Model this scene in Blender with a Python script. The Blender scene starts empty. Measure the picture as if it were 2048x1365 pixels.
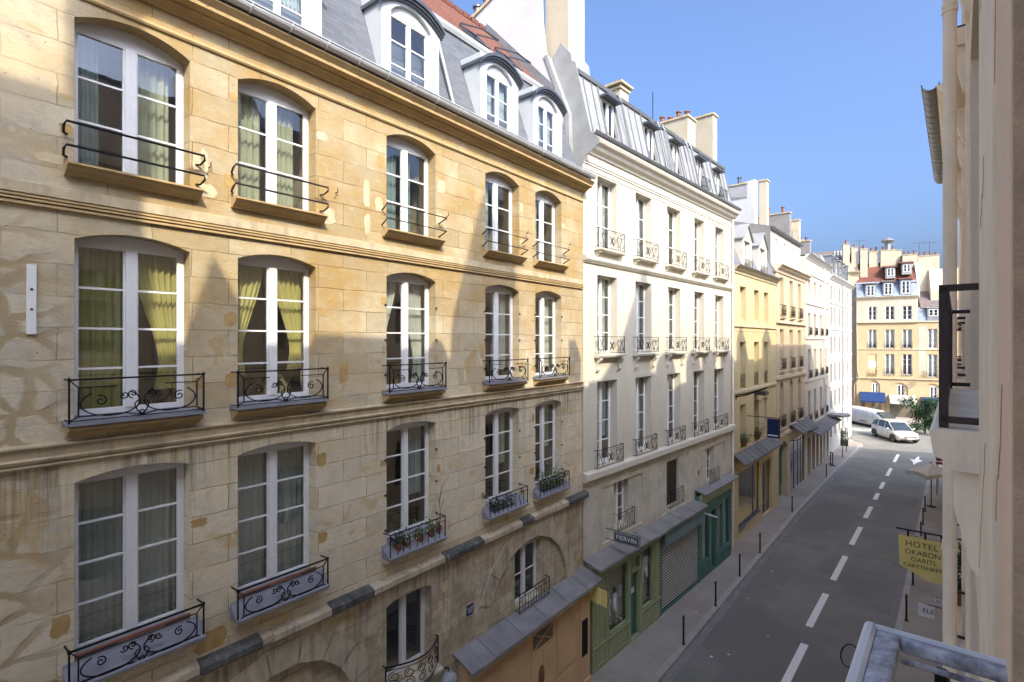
import bpy, bmesh, math, random
from mathutils import Vector, Matrix
R = math.radians
rnd = random.Random(7)
scene = bpy.context.scene
COL = scene.collection
# ------------------------------------------------------------------ camera, sky, sun, exposure
EYE = 10.5
cam = bpy.data.objects.new("camera", bpy.data.cameras.new("camera"))
COL.objects.link(cam); scene.camera = cam
cam.location = (0, 0, EYE); cam.rotation_euler = (R(90), 0, 0)
cam.data.sensor_width = 36; cam.data.lens = 36*1050/2048
cam.data.clip_start = 0.05; cam.data.clip_end = 4000
SUN_EL = 40
tv = Vector((.6466, .7628)); nv = Vector((-.7628, .6466))      # along the street / towards its left side
DEL = R(27)
hz = -nv*math.cos(DEL) - tv*math.sin(DEL)
S = Vector((hz.x*math.cos(R(SUN_EL)), hz.y*math.cos(R(SUN_EL)), math.sin(R(SUN_EL))))
world = bpy.data.worlds.new("World"); scene.world = world; world.use_nodes = True
wt = world.node_tree; wt.nodes.clear()
sky = wt.nodes.new("ShaderNodeTexSky"); sky.sky_type = 'NISHITA'; sky.sun_disc = False
sky.sun_elevation = R(SUN_EL); sky.sun_rotation = math.atan2(S.x, S.y)
sky.air_density = .82; sky.dust_density = 9; sky.ozone_density = 8.5
bg = wt.nodes.new("ShaderNodeBackground"); bg.inputs[1].default_value = .15
wo = wt.nodes.new("ShaderNodeOutputWorld")
wt.links.new(sky.outputs[0], bg.inputs[0]); wt.links.new(bg.outputs[0], wo.inputs[0])
sl = bpy.data.lights.new("sun", 'SUN'); sl.energy = 2.0; sl.angle = R(.53); sl.color = (1, .89, .70)
so = bpy.data.objects.new("sun", sl); COL.objects.link(so)
so.rotation_euler = S.to_track_quat('Z', 'Y').to_euler(); so.location = (0, 0, 60)
scene.view_settings.view_transform = 'Standard'; scene.view_settings.look = 'None'
scene.view_settings.exposure = 1.62; scene.view_settings.gamma = 1
scene.cycles.max_bounces = 8; scene.cycles.diffuse_bounces = 5; scene.cycles.transparent_max_bounces = 12
scene.cycles.use_denoising = True
scene.cycles.sample_clamp_indirect = 6

# ------------------------------------------------------------------ materials
MC = {}
class NT:
    def __init__(s, name):
        s.m = bpy.data.materials.new(name); s.m.use_nodes = True
        s.t = s.m.node_tree; s.t.nodes.clear()
        s.out = s.n('ShaderNodeOutputMaterial')
    def n(s, typ, **kw):
        nd = s.t.nodes.new(typ)
        for k, v in kw.items(): setattr(nd, k, v)
        return nd
    def set(s, sock, v):
        if isinstance(v, bpy.types.NodeSocket): s.t.links.new(v, sock)
        elif isinstance(v, (tuple, list)) and len(v) == 3 and sock.type == 'RGBA': sock.default_value = (*v, 1)
        else: sock.default_value = v
    def co(s, sc=(1, 1, 1), loc=(0, 0, 0), src=None):
        mp = s.n('ShaderNodeMapping')
        if src is None: src = s.n('ShaderNodeTexCoord').outputs['Object']
        s.set(mp.inputs[0], src); mp.inputs['Scale'].default_value = sc; mp.inputs['Location'].default_value = loc
        return mp.outputs[0]
    def noise(s, scale=5, detail=5, rough=.6, vec=None, dist=0):
        nd = s.n('ShaderNodeTexNoise'); nd.inputs['Scale'].default_value = scale
        nd.inputs['Detail'].default_value = detail; nd.inputs['Roughness'].default_value = rough
        nd.inputs['Distortion'].default_value = dist
        s.set(nd.inputs['Vector'], vec if vec is not None else s.co()); return nd.outputs['Fac']
    def vor(s, scale=5, vec=None, feature='F1'):
        nd = s.n('ShaderNodeTexVoronoi', feature=feature); nd.inputs['Scale'].default_value = scale
        s.set(nd.inputs['Vector'], vec if vec is not None else s.co())
        return nd.outputs['Distance']
    def ramp(s, fac, a, b, lo=0., hi=1.):
        nd = s.n('ShaderNodeMapRange'); s.set(nd.inputs[0], fac)
        for i, v in zip((1, 2, 3, 4), (a, b, lo, hi)): nd.inputs[i].default_value = v
        return nd.outputs[0]
    def mix(s, fac, a, b, mode='MIX'):
        nd = s.n('ShaderNodeMix', data_type='RGBA', blend_type=mode)
        s.set(nd.inputs[0], fac); s.set(nd.inputs[6], a); s.set(nd.inputs[7], b); return nd.outputs[2]
    def math(s, op, a, b=0.):
        nd = s.n('ShaderNodeMath', operation=op); s.set(nd.inputs[0], a); s.set(nd.inputs[1], b); return nd.outputs[0]
    def sep(s, v=None):
        nd = s.n('ShaderNodeSeparateXYZ'); s.set(nd.inputs[0], v if v is not None else s.co()); return nd.outputs
    def comb(s, x, y, z=0.):
        nd = s.n('ShaderNodeCombineXYZ'); s.set(nd.inputs[0], x); s.set(nd.inputs[1], y); s.set(nd.inputs[2], z); return nd.outputs[0]
    def brick(s, vec, w, h, mortar=.01, offset=.5, c1=(0, 0, 0), c2=(1, 1, 1), cm=(.5, .5, .5), smooth=.1):
        nd = s.n('ShaderNodeTexBrick'); s.set(nd.inputs['Vector'], vec); nd.offset = offset
        nd.inputs['Scale'].default_value = 1; nd.inputs['Brick Width'].default_value = w
        nd.inputs['Row Height'].default_value = h; nd.inputs['Mortar Size'].default_value = mortar
        nd.inputs['Mortar Smooth'].default_value = smooth
        s.set(nd.inputs['Color1'], c1); s.set(nd.inputs['Color2'], c2); s.set(nd.inputs['Mortar'], cm)
        return nd.outputs['Color'], nd.outputs['Fac']
    def bump(s, h, strength=.3, dist=.02, nrm=None):
        nd = s.n('ShaderNodeBump'); s.set(nd.inputs['Height'], h)
        nd.inputs['Strength'].default_value = strength; nd.inputs['Distance'].default_value = dist
        if nrm is not None: s.set(nd.inputs['Normal'], nrm)
        return nd.outputs[0]
    def pbsdf(s, col, rough=.8, metal=0., nrm=None, spec=.3):
        b = s.n('ShaderNodeBsdfPrincipled'); s.set(b.inputs['Base Color'], col); s.set(b.inputs['Roughness'], rough)
        b.inputs['Metallic'].default_value = metal; b.inputs['Specular IOR Level'].default_value = spec
        if nrm is not None: s.set(b.inputs['Normal'], nrm)
        return b
    def fin(s, sh):
        s.t.links.new(sh.outputs[0], s.out.inputs[0]); return s.m

def plain(name, c, rough=.6, metal=0., var=.15, sc=6., bump=.1, spec=.3, streak=0., dirt=(.25, .24, .22)):
    if name in MC: return MC[name]
    T = NT(name)
    f = T.noise(sc, 6, .65)
    dark = tuple(x*(1-var) for x in c); lite = tuple(min(1, x*(1+var*.6)) for x in c)
    col = T.mix(T.ramp(f, .3, .7), dark, lite)
    if streak:
        g = T.noise(1., 5, .7, T.co((7, 7, .8)))
        col = T.mix(T.ramp(g, .52, .75, 0, streak), col, dirt)
    nr = T.bump(T.noise(sc*9, 4, .6), bump, .01) if bump else None
    MC[name] = T.fin(T.pbsdf(col, rough, metal, nr, spec)); return MC[name]

def plaster(name, c, c2, stain=.35, stains=(.20, .18, .15), zlow=None, blocks=None, sc=.9):
    """Painted or rendered wall: cloudy tone, fine grain, vertical run-off marks."""
    T = NT(name)
    col = T.mix(T.ramp(T.noise(sc, 8, .65), .35, .68), c, c2)
    col = T.mix(T.ramp(T.noise(11, 5, .7), .3, .8, 0, .25), col, tuple(x*.78 for x in c))
    st = T.math('MULTIPLY', T.ramp(T.noise(1.4, 6, .7, T.co((4.5, 4.5, .55))), .5, .78), T.ramp(T.noise(.5, 3, .5), .4, .65))
    col = T.mix(T.math('MULTIPLY', st, stain), col, stains)
    h = T.noise(45, 4, .6)
    if zlow is not None:   # grime patches low on the wall
        z = T.sep()[2]
        lowm = T.math('MULTIPLY', T.ramp(z, zlow, zlow-1.2), T.ramp(T.noise(1.3, 8, .72, T.co((1, 1, .8)), .6), .42, .62))
        col = T.mix(T.math('MULTIPLY', lowm, .45), col, (.25, .23, .19))
    nr = T.bump(h, .18, .012)
    if blocks:
        o = T.sep(); bc, bf = T.brick(T.comb(o[0], o[2]), blocks[0], blocks[1], .012)
        col = T.mix(T.math('MULTIPLY', bf, .3), col, tuple(x*.55 for x in c))
        nr = T.bump(T.math('SUBTRACT', 1., bf), .35, .01, nr)
    MC[name] = T.fin(T.pbsdf(col, .88, 0, nr, .15)); return MC[name]

def old_stone(name):
    """Weathered limestone ashlar with patched joints, sediment lines, pits and run-off stains."""
    T = NT(name)
    o = T.sep(); x, z = o[0], o[2]
    warp = T.math('MULTIPLY', T.math('SUBTRACT', T.noise(2.2, 4, .6), .5), .07)
    xb = T.math('ADD', x, warp); zb = T.math('ADD', z, warp)
    v = T.comb(xb, zb)
    bc, bf = T.brick(v, 1.02, .395, .007, smooth=.25)
    v2 = T.comb(T.math('ADD', xb, 3.3), T.math('ADD', zb, .11))
    bcol = T.mix(bc, (.40, .335, .22), (.60, .54, .405))
    pale = T.ramp(T.noise(1.1, 7, .68, dist=.8), .40, .60)
    tan = (.46, .315, .13)
    sunlit_top = T.math('MULTIPLY', T.ramp(T.math('ADD', z, T.math('MULTIPLY', T.noise(.8, 5, .6, T.co(loc=(3, 1, 8))), 1.6)), 9.6, 12.2), T.ramp(T.math('ADD', x, T.math('MULTIPLY', T.noise(1.1, 5), 1.4)), .8, 2.2, .25, 1.))  # zone where sun reaches the wall, painted ochre; the shaded rest stays greyer
    bcol = T.mix(.72, bcol, T.mix(bc, T.mix(T.ramp(z, 10.5, 8.5), (.50, .445, .335), (.54, .45, .275)), T.mix(T.ramp(z, 10.5, 8.5), (.70, .65, .53), (.75, .655, .445))))  # block colour made paler, warmer lower down to brighten the shaded floors
    bcol = T.mix(T.math('MULTIPLY', T.ramp(sunlit_top, 0, 1, .22, .95), T.ramp(T.noise(.9, 6, .6, T.co(loc=(5, 0, 2))), .3, .6)), bcol, tan)
    spk = T.ramp(T.noise(9, 7, .8, T.co((1, 1, 1.8), (6, 2, 9)), .4), .56, .70)
    bcol = T.mix(T.math('MULTIPLY', spk, .55), bcol, (.30, .25, .17))
    grey = T.ramp(T.noise(2.4, 8, .75, T.co((1, 1, 1.6), (2, 1, 7)), .5), .46, .62)
    bcol = T.mix(T.math('MULTIPLY', T.math('MULTIPLY', grey, T.ramp(sunlit_top, 0, 1, .85, .4)), .75), bcol, (.36, .34, .29))  # grey weathering, painted heavier outside the sunlit zone
    bcol = T.mix(T.math('MULTIPLY', T.ramp(T.noise(5.5, 6, .75, T.co((1, 1, 2.2), (1, 1, 1))), .52, .72), .45), bcol, (.64, .59, .48))
    shade_lift = T.math('MULTIPLY', T.ramp(z, 9.4, 8.2), T.ramp(T.noise(1.6, 6, .7, T.co(loc=(2, 7, 5))), .38, .60))
    bcol = T.mix(T.math('MULTIPLY', shade_lift, .6), bcol, (.64, .585, .46))  # lower floors painted paler to lift their shade
    # sediment lines
    sed = T.noise(3, 5, .75, T.co((1.6, 1.6, 22)))
    bcol = T.mix(T.ramp(sed, .50, .72, 0, .55), bcol, (.36, .285, .17))
    # old mortar patches, most of them in the rough left bay
    wv = T.comb(T.math('ADD', T.math('MULTIPLY', x, 1.), T.math('MULTIPLY', T.noise(2.6, 5, .6), .24)), T.math('ADD', T.math('MULTIPLY', z, 1.35), T.math('MULTIPLY', T.noise(2.3, 5, .6, T.co(loc=(9, 9, 9))), .24)))
    cell = T.vor(1.75, wv, 'DISTANCE_TO_EDGE')
    leftm = T.ramp(T.math('ADD', x, T.math('MULTIPLY', T.noise(1.5, 3), 1.2)), 1.35, .75)
    lowm = T.ramp(z, 12.2, 11.6)
    joint = T.math('MULTIPLY', T.math('MULTIPLY', T.ramp(T.math('ADD', cell, T.math('MULTIPLY', T.noise(6, 4), .09)), .155, .095), leftm), lowm)
    col = T.mix(T.math('MULTIPLY', joint, .85), bcol, (.36, .275, .155))
    # ochre render smears round the openings
    pat = T.ramp(T.noise(.85, 5, .55, T.co((1, 1, 1.2), (9, 3, 4)), 1.3), .60, .64)
    col = T.mix(T.math('MULTIPLY', pat, .6), col, (.46, .32, .14))
    wpat = T.ramp(T.noise(1.25, 6, .6, T.co((1, 1, .8), (1, 8, 14)), 1.6), .685, .70)
    col = T.mix(T.math('MULTIPLY', wpat, .6), col, (.66, .61, .49))
    # joints
    bfm = T.math('MULTIPLY', T.math('MULTIPLY', bf, T.ramp(T.noise(1.7, 4), .36, .52)), T.math('SUBTRACT', 1., T.math('MULTIPLY', leftm, .7)))
    col = T.mix(T.math('MULTIPLY', bfm, .8), col, (.23, .165, .085))
    # pits
    pit = T.math('MULTIPLY', T.ramp(T.vor(9, T.co((1, 1, 1.5))), .10, .05), T.ramp(T.noise(3.1, 3, .5, T.co(loc=(3, 3, 3))), .5, .6))
    pit2 = T.math('MULTIPLY', T.ramp(T.vor(26), .13, .06), T.ramp(T.noise(1.9, 3), .5, .62))
    pits = T.math('MAXIMUM', pit, pit2)
    col = T.mix(T.math('MULTIPLY', pits, .8), col, (.13, .10, .07))
    # run-off below the two lower mouldings and grime above the shop
    run = T.ramp(T.noise(1.2, 6, .7, T.co((9, 9, .35))), .44, .62)
    band = T.math('ADD', T.math('MULTIPLY', T.ramp(z, 7.75, 8.85), T.ramp(z, 9.1, 9.0)), T.math('MULTIPLY', T.ramp(z, 3.0, 5.3), T.ramp(z, 5.9, 5.5)))
    clus = T.ramp(T.noise(.55, 4, .6, T.co((1, 1, .3), (4, 4, 4))), .38, .52)
    col = T.mix(T.math('MULTIPLY', T.math('MULTIPLY', T.math('MULTIPLY', run, band), clus), .9), col, (.18, .155, .115))
    lowg = T.math('MULTIPLY', T.ramp(z, 5.7, 5.2), T.ramp(T.noise(2.2, 8, .7, T.co((1, 1, .7)), .8), .38, .62))
    col = T.mix(T.math('MULTIPLY', lowg, .65), col, (.22, .17, .11))
    col = T.mix(T.math('MULTIPLY', sunlit_top, .9), col, (.74, .71, .62), 'MULTIPLY')  # sunlit zone toned down in the colour itself
    h = T.math('ADD', T.math('MULTIPLY', T.noise(14, 7, .7), .45), T.math('MULTIPLY', T.noise(60, 3, .6), .15))
    h = T.math('SUBTRACT', h, T.math('MULTIPLY', pits, .9))
    h = T.math('SUBTRACT', h, T.math('MULTIPLY', bfm, 1.3))
    h = T.math('SUBTRACT', h, T.math('MULTIPLY', joint, .35))
    h = T.math('ADD', h, T.math('MULTIPLY', sed, .3))
    MC[name] = T.fin(T.pbsdf(col, .92, 0, T.bump(h, .65, .028), .12)); return MC[name]

def tiles(name, ca, cb, cm, w, h, rough=.6, bump=.5, yslope=True):
    T = NT(name); o = T.sep()
    v = T.comb(o[0], T.math('ADD', o[2], T.math('MULTIPLY', o[1], .35)))
    bc, bf = T.brick(v, w, h, .006, c1=ca, c2=cb, cm=cm)
    vcol = T.mix(T.ramp(T.noise(1.3, 6, .7), .35, .7, 0, .45), bc, cb)
    nr = T.bump(T.math('SUBTRACT', T.noise(20, 3), T.math('MULTIPLY', bf, 1.)), bump, .012)
    MC[name] = T.fin(T.pbsdf(vcol, rough, 0, nr, .3)); return MC[name]

def glassmat(name, tint=(.55, .62, .62), base=.16, rough=.015):
    T = NT(name)
    tr = T.n('ShaderNodeBsdfTransparent'); T.set(tr.inputs[0], tint)
    gl = T.n('ShaderNodeBsdfGlossy'); gl.inputs['Roughness'].default_value = rough; T.set(gl.inputs[0], (.95, .97, 1))
    T.set(gl.inputs['Normal'], T.bump(T.noise(1.6, 2, .5), .05, .05))
    ge = T.n('ShaderNodeNewGeometry'); vd = T.n('ShaderNodeVectorMath', operation='DOT_PRODUCT')
    T.set(vd.inputs[0], ge.outputs['Incoming']); T.set(vd.inputs[1], ge.outputs['Normal'])
    c1 = T.math('SUBTRACT', 1., T.math('ABSOLUTE', vd.outputs['Value'])); sch = T.math('ADD', .04, T.math('MULTIPLY', .96, T.math('POWER', c1, 4.)))
    mx = T.n('ShaderNodeMixShader'); T.set(mx.inputs[0], T.math('ADD', sch, base))
    T.t.links.new(tr.outputs[0], mx.inputs[1]); T.t.links.new(gl.outputs[0], mx.inputs[2])
    MC[name] = T.fin(mx); return MC[name]

def cloth(name, c, trans=.35, var=.12, stripes=0):
    T = NT(name)
    col = T.mix(T.ramp(T.noise(3, 4), .3, .7), tuple(x*(1-var) for x in c), c)
    if stripes:
        o = T.sep(); w = T.math('SINE', T.math('MULTIPLY', o[0], stripes)); col = T.mix(T.ramp(w, -.1, .1, 0, .25), col, tuple(x*.6 for x in c))
    d = T.n('ShaderNodeBsdfDiffuse'); T.set(d.inputs[0], col)
    t = T.n('ShaderNodeBsdfTranslucent'); T.set(t.inputs[0], col)
    mx = T.n('ShaderNodeMixShader'); mx.inputs[0].default_value = trans
    T.t.links.new(d.outputs[0], mx.inputs[1]); T.t.links.new(t.outputs[0], mx.inputs[2])
    MC[name] = T.fin(mx); return MC[name]

M = MC
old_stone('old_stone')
plain('stone_trim', (.41, .29, .14), .9, var=.22, sc=3, bump=.35, streak=.3, dirt=(.30, .25, .18))
plain('stone_trim_pale', (.46, .375, .24), .9, var=.25, sc=3, bump=.35, streak=.6, dirt=(.16, .15, .13))
plain('ledge_black', (.085, .085, .078), .85, 0, .5, 4, .5, streak=.6, dirt=(.35, .33, .28))
plain('stone_dirty', (.47, .40, .29), .92, var=.3, sc=2.2, bump=.4, streak=.75, dirt=(.07, .07, .065))
plaster('white_wall', (.545, .505, .41), (.575, .54, .45), .5, zlow=6.6)
plain('white_trim', (.55, .52, .43), .85, var=.1, bump=.15, streak=.25, dirt=(.4, .37, .3))
plaster('yellow_wall', (.52, .425, .23), (.56, .475, .285), .2)
plain('yellow_trim', (.52, .45, .30), .88, var=.2, streak=.4)
plaster('cream_wall', (.49, .39, .25), (.54, .445, .31), .5)
plain('cream_trim', (.56, .47, .34), .88, var=.2, streak=.5)
plaster('pale_wall', (.48, .42, .34), (.53, .48, .40), .5)
plain('pale_trim', (.55, .50, .43), .88, var=.2, streak=.5)
plaster('bright_wall', (.46, .44, .385), (.50, .48, .43), .1)
plain('bright_trim', (.55, .53, .49), .85, var=.1)
plaster('ochre_wall', (.40, .30, .165), (.45, .355, .22), .3)
plaster('beige_wall', (.50, .40, .26), (.54, .45, .32), .3)
plaster('pink_wall', (.42, .355, .275), (.46, .405, .33), .3)
plaster('chimney_wall', (.40, .35, .26), (.46, .41, .315), .55)
plaster('chimney_grey', (.19, .175, .17), (.25, .235, .225), .6)
plaster('gable_wall', (.44, .44, .455), (.49, .49, .50), .25)
plaster('right_wall', (.86, .69, .49), (.89, .77, .59), .45, (.42, .36, .29))
plaster('right_wall_peach', (.84, .64, .46), (.87, .70, .53), .3, (.45, .34, .24))
plain('right_trim', (.89, .78, .60), .85, var=.12, sc=4, bump=.2, streak=.25, dirt=(.42, .37, .3))
plain('rough_brown', (.55, .40, .25), .9, var=.35, sc=8, bump=.8)
tiles('slate', (.085, .092, .105), (.125, .132, .145), (.06, .065, .08), .34, .115, .5, .5)
tiles('red_tile', (.12, .045, .03), (.165, .065, .043), (.05, .022, .016), .17, .10, .8, .8)
tiles('dark_tile', (.10, .085, .085), (.17, .13, .12), (.05, .04, .04), .25, .22, .7, .8)
tiles('blue_slate', (.17, .20, .26), (.25, .285, .34), (.08, .1, .14), .3, .2, .5, .5)
plain('zinc', (.22, .23, .24), .42, .35, .16, 1.6, .08, streak=.35, dirt=(.20, .21, .22))
plain('zinc_light', (.29, .295, .29), .5, .15, .16, 1.8, .08, streak=.35, dirt=(.28, .29, .28))
plain('zinc_dark', (.10, .11, .13), .45, .4, .2, 2, .08)
plain('gutter_zinc', (.55, .57, .58), .35, .15, .12, 3, .05)
plain('canopy_dark', (.15, .145, .14), .7, .05, .3, 1.5, .15)
plain('canopy_zinc', (.25, .24, .23), .5, .15, .3, 1.5, .1)
plain('lead_flashing', (.21, .21, .235), .55, .1, .2, 3, .1)
plain('white_paint', (.64, .64, .64), .42, 0, .06, 8, .06)
plain('dormer_paint', (.42, .445, .455), .5, 0, .10, 2, .06, streak=.25, dirt=(.48, .55, .58))
plain('old_white_paint', (.72, .72, .68), .5, 0, .08, 8, .08)
plain('far_frame', (.70, .68, .62), .5, 0, .08, 8, .0)
plain('iron', (.018, .017, .020), .45, .6, .2, 20, .15)
plain('grey_iron', (.065, .06, .052), .5, .5, .2, 20, .15)
plain('brown_iron', (.05, .038, .036), .42, .3, .25, 9, .1)
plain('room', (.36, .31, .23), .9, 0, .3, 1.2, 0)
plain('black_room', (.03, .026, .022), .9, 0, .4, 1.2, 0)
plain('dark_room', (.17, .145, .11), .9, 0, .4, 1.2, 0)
glassmat('glass', (.88, .92, .90), .10)
glassmat('shop_glass', (.80, .82, .80), .04)
glassmat('far_glass', (.35, .38, .40), .10)
cloth('curtain_green', (.52, .53, .38), .4)
cloth('curtain_teal', (.30, .38, .38), .4)
cloth('curtain_yellow', (.74, .66, .26), .45)
cloth('curtain_olive', (.50, .46, .20), .4)
cloth('curtain_white', (.76, .76, .68), .45)
cloth('curtain_grey', (.56, .60, .56), .4)
cloth('curtain_sheer', (.55, .62, .62), .45)
plain('shop_orange', (.62, .42, .235), .55, 0, .15, 2.2, .1)
plain('shop_orange_dark', (.20, .10, .04), .6, 0, .2, 3, .1)
plain('shop_green', (.31, .36, .20), .45, 0, .15, 2.5, .06)
plain('shop_teal', (.06, .155, .125), .4, 0, .2, 2.5, .05)
plain('shop_blue', (.13, .20, .21), .5, 0, .2, 2.5, .08)
plain('shutter_metal', (.47, .475, .45), .5, .15, .15, 3, .05)
plain('terracotta', (.21, .09, .055), .8, 0, .25, 6, .2)
plain('leaf', (.09, .16, .04), .6, 0, .5, 12, 0)
plain('leaf_dark', (.025, .06, .025), .6, 0, .5, 12, 0)
plain('petal', (.75, .72, .66), .6, 0, .1, 12, 0)
plain('bark', (.10, .07, .045), .9, 0, .3, 12, .3)
plain('black_paint', (.015, .015, .016), .4, 0, .2, 12, .05)
plain('shirt_white', (.78, .80, .84), .8, 0, .08, 8, .05)
plain('shoe_brown', (.20, .08, .04), .5, 0, .3, 8, .05)
plain('wood_door', (.22, .13, .07), .55, 0, .2, 4, .1)
plain('awning_blue', (.008, .028, .10), .8, 0, .2, 3, .05)
plain('awning_grey', (.38, .36, .31), .85, 0, .12, 3, .05)
plain('parasol_white', (.58, .55, .46), .85, 0, .08, 3, .05)
plain('red_cloth', (.22, .03, .025), .8, 0, .2, 3, .05)
plain('plastic_blue', (.012, .02, .075), .4, 0, .1, 3, .02)
plain('white_letters', (.75, .78, .82), .6, 0, .02, 3, 0)
plain('dark_letters', (.045, .035, .02), .6, 0, .02, 3, 0)
plain('sign_yellow', (.74, .62, .22), .55, 0, .08, 3, .04)
plain('sign_white', (.68, .68, .66), .55, 0, .05, 5, .02)
plain('light_cover', (.46, .47, .50), .5, .1, .75, 26, .35)
plain('trim_dark', (.04, .04, .038), .8, 0, .2, 5, 0)
plain('tyre', (.02, .02, .02), .8, 0, .1, 10, .1)
plain('rim', (.5, .5, .5), .35, .8, .1, 10, 0)
# ------------------------------------------------------------------ mesh helpers
class MB:
    def __init__(s): s.v = []; s.f = []
    def quad(s, *p): s.poly(p)
    def poly(s, p):
        i = len(s.v); s.v += [tuple(q) for q in p]; s.f.append(tuple(range(i, i+len(p))))
    def box(s, x0, x1, y0, y1, z0, z1):
        i = len(s.v)
        s.v += [(x, y, z) for z in (z0, z1) for y in (y0, y1) for x in (x0, x1)]
        s.f += [tuple(i+k for k in q) for q in ((0, 2, 3, 1), (4, 5, 7, 6), (0, 1, 5, 4), (2, 6, 7, 3), (0, 4, 6, 2), (1, 3, 7, 5))]
        return s
    def hexa(s, p):   # 8 points: 4 bottom ring, 4 top ring
        i = len(s.v); s.v += [tuple(q) for q in p]
        s.f += [tuple(i+k for k in q) for q in ((3, 2, 1, 0), (4, 5, 6, 7), (0, 1, 5, 4), (1, 2, 6, 5), (2, 3, 7, 6), (3, 0, 4, 7))]
    def prism(s, prof, a, b, ax='x', cap=True):
        i = len(s.v); n = len(prof)
        for t in (a, b):
            for (p, q) in prof:
                s.v.append({'x': (t, p, q), 'y': (p, t, q), 'z': (p, q, t)}[ax])
        s.f += [(i+k, i+(k+1) % n, i+n+(k+1) % n, i+n+k) for k in range(n)]
        if cap: s.f.append(tuple(i+k for k in range(n))); s.f.append(tuple(i+n+k for k in reversed(range(n))))
        return s
    def tube(s, pts, r, n=5, closed=False, cap=True):
        pts = [Vector(p) for p in pts]; m = len(pts); i = len(s.v)
        rr = r if isinstance(r, (list, tuple)) else [r]*m
        up = None
        for k, p in enumerate(pts):
            a = pts[(k-1) % m] if (closed or k > 0) else p
            b = pts[(k+1) % m] if (closed or k < m-1) else p
            d = (b-a)
            if d.length < 1e-9: d = Vector((0, 0, 1))
            d.normalize()
            if up is None: up = Vector((0, 1, 0)) if abs(d.y) < .8 else Vector((1, 0, 0))
            e = d.cross(up)
            if e.length < 1e-4: e = d.cross(Vector((0, 0, 1)) if abs(d.z) < .9 else Vector((1, 0, 0)))
            e.normalize(); g = d.cross(e)
            for j in range(n):
                w = 2*math.pi*(j+.5)/n
                s.v.append(tuple(p+(e*math.cos(w)+g*math.sin(w))*rr[k]))
        q = m if closed else m-1
        for k in range(q):
            a, b = i+k*n, i+((k+1) % m)*n
            s.f += [(a+j, a+(j+1) % n, b+(j+1) % n, b+j) for j in range(n)]
        if cap and not closed:
            s.f.append(tuple(i+j for j in range(n))); s.f.append(tuple(i+(m-1)*n+j for j in range(n)))
        return s
    def bar(s, p, q, r, n=4): return s.tube([p, q], r, n)
    def lathe(s, prof, c=(0, 0, 0), n=14):
        i = len(s.v); m = len(prof)
        for r, z in prof:
            for j in range(n):
                w = 2*math.pi*j/n; s.v.append((c[0]+r*math.cos(w), c[1]+r*math.sin(w), c[2]+z))
        for k in range(m-1):
            a, b = i+k*n, i+(k+1)*n
            s.f += [(a+j, a+(j+1) % n, b+(j+1) % n, b+j) for j in range(n)]
        s.f.append(tuple(i+j for j in range(n))); s.f.append(tuple(i+(m-1)*n+j for j in range(n)))
        return s
    def leaf(s, p, size, rn):
        a = Vector((rn.gauss(0, 1), rn.gauss(0, 1), rn.gauss(0, 1))).normalized()
        b = a.cross(Vector((rn.gauss(0, 1), rn.gauss(0, 1), rn.gauss(0, 1)))).normalized()
        p = Vector(p); s.poly([p-a*size, p+b*size*.45, p+a*size, p-b*size*.45])
    def build(s, name, mat, parent=None, loc=(0, 0, 0), smooth=False, recalc=True, bevel=0):
        me = bpy.data.meshes.new(name); me.from_pydata(s.v, [], s.f)
        if recalc and len(s.f) < 60000:
            bm = bmesh.new(); bm.from_mesh(me)
            bmesh.ops.recalc_face_normals(bm, faces=bm.faces); bm.to_mesh(me); bm.free()
        me.materials.append(M[mat])
        if smooth:
            for p in me.polygons: p.use_smooth = True
        o = bpy.data.objects.new(name, me); COL.objects.link(o); o.parent = parent; o.location = loc
        if bevel:
            md = o.modifiers.new('bevel', 'BEVEL'); md.width = bevel; md.segments = 2; md.limit_method = 'ANGLE'
        return o
def tag(o, label=None, cat=None, group=None, kind=None):
    for k, v in (('label', label), ('category', cat), ('group', group), ('kind', kind)):
        if v: o[k] = v
    return o
def empty(name, loc=(0, 0, 0), rz=0, **kw):
    o = bpy.data.objects.new(name, None); COL.objects.link(o); o.location = loc; o.rotation_euler = (0, 0, rz)
    o.empty_display_size = .3
    return tag(o, **kw)
PC = {}
def cpart(key, fn, name, mat, parent, loc, smooth=False):
    """a part whose mesh is shared by every copy made with the same key"""
    if key not in PC:
        mb = MB(); fn(mb); o = mb.build(name, mat, parent, loc, smooth); PC[key] = o.data; return o
    o = bpy.data.objects.new(name, PC[key]); COL.objects.link(o); o.parent = parent; o.location = loc
    return o
class Facade:
    """Vertical plane through two ground points; local x along it, y into the building, z up."""
    def __init__(s, A, B):
        s.A = Vector(A); s.B = Vector(B); d = s.B-s.A; s.L = d.length; s.u = d/s.L
        s.rz = math.atan2(s.u.y, s.u.x); s.inw = Vector((-s.u.y, s.u.x))
    def root(s, name, label, cat, group=None):
        return empty(name, (s.A.x, s.A.y, 0), s.rz, label=label, cat=cat, group=group)
    def w(s, x, y=0, z=0):
        p = s.A+s.u*x+s.inw*y; return Vector((p.x, p.y, z))

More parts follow.
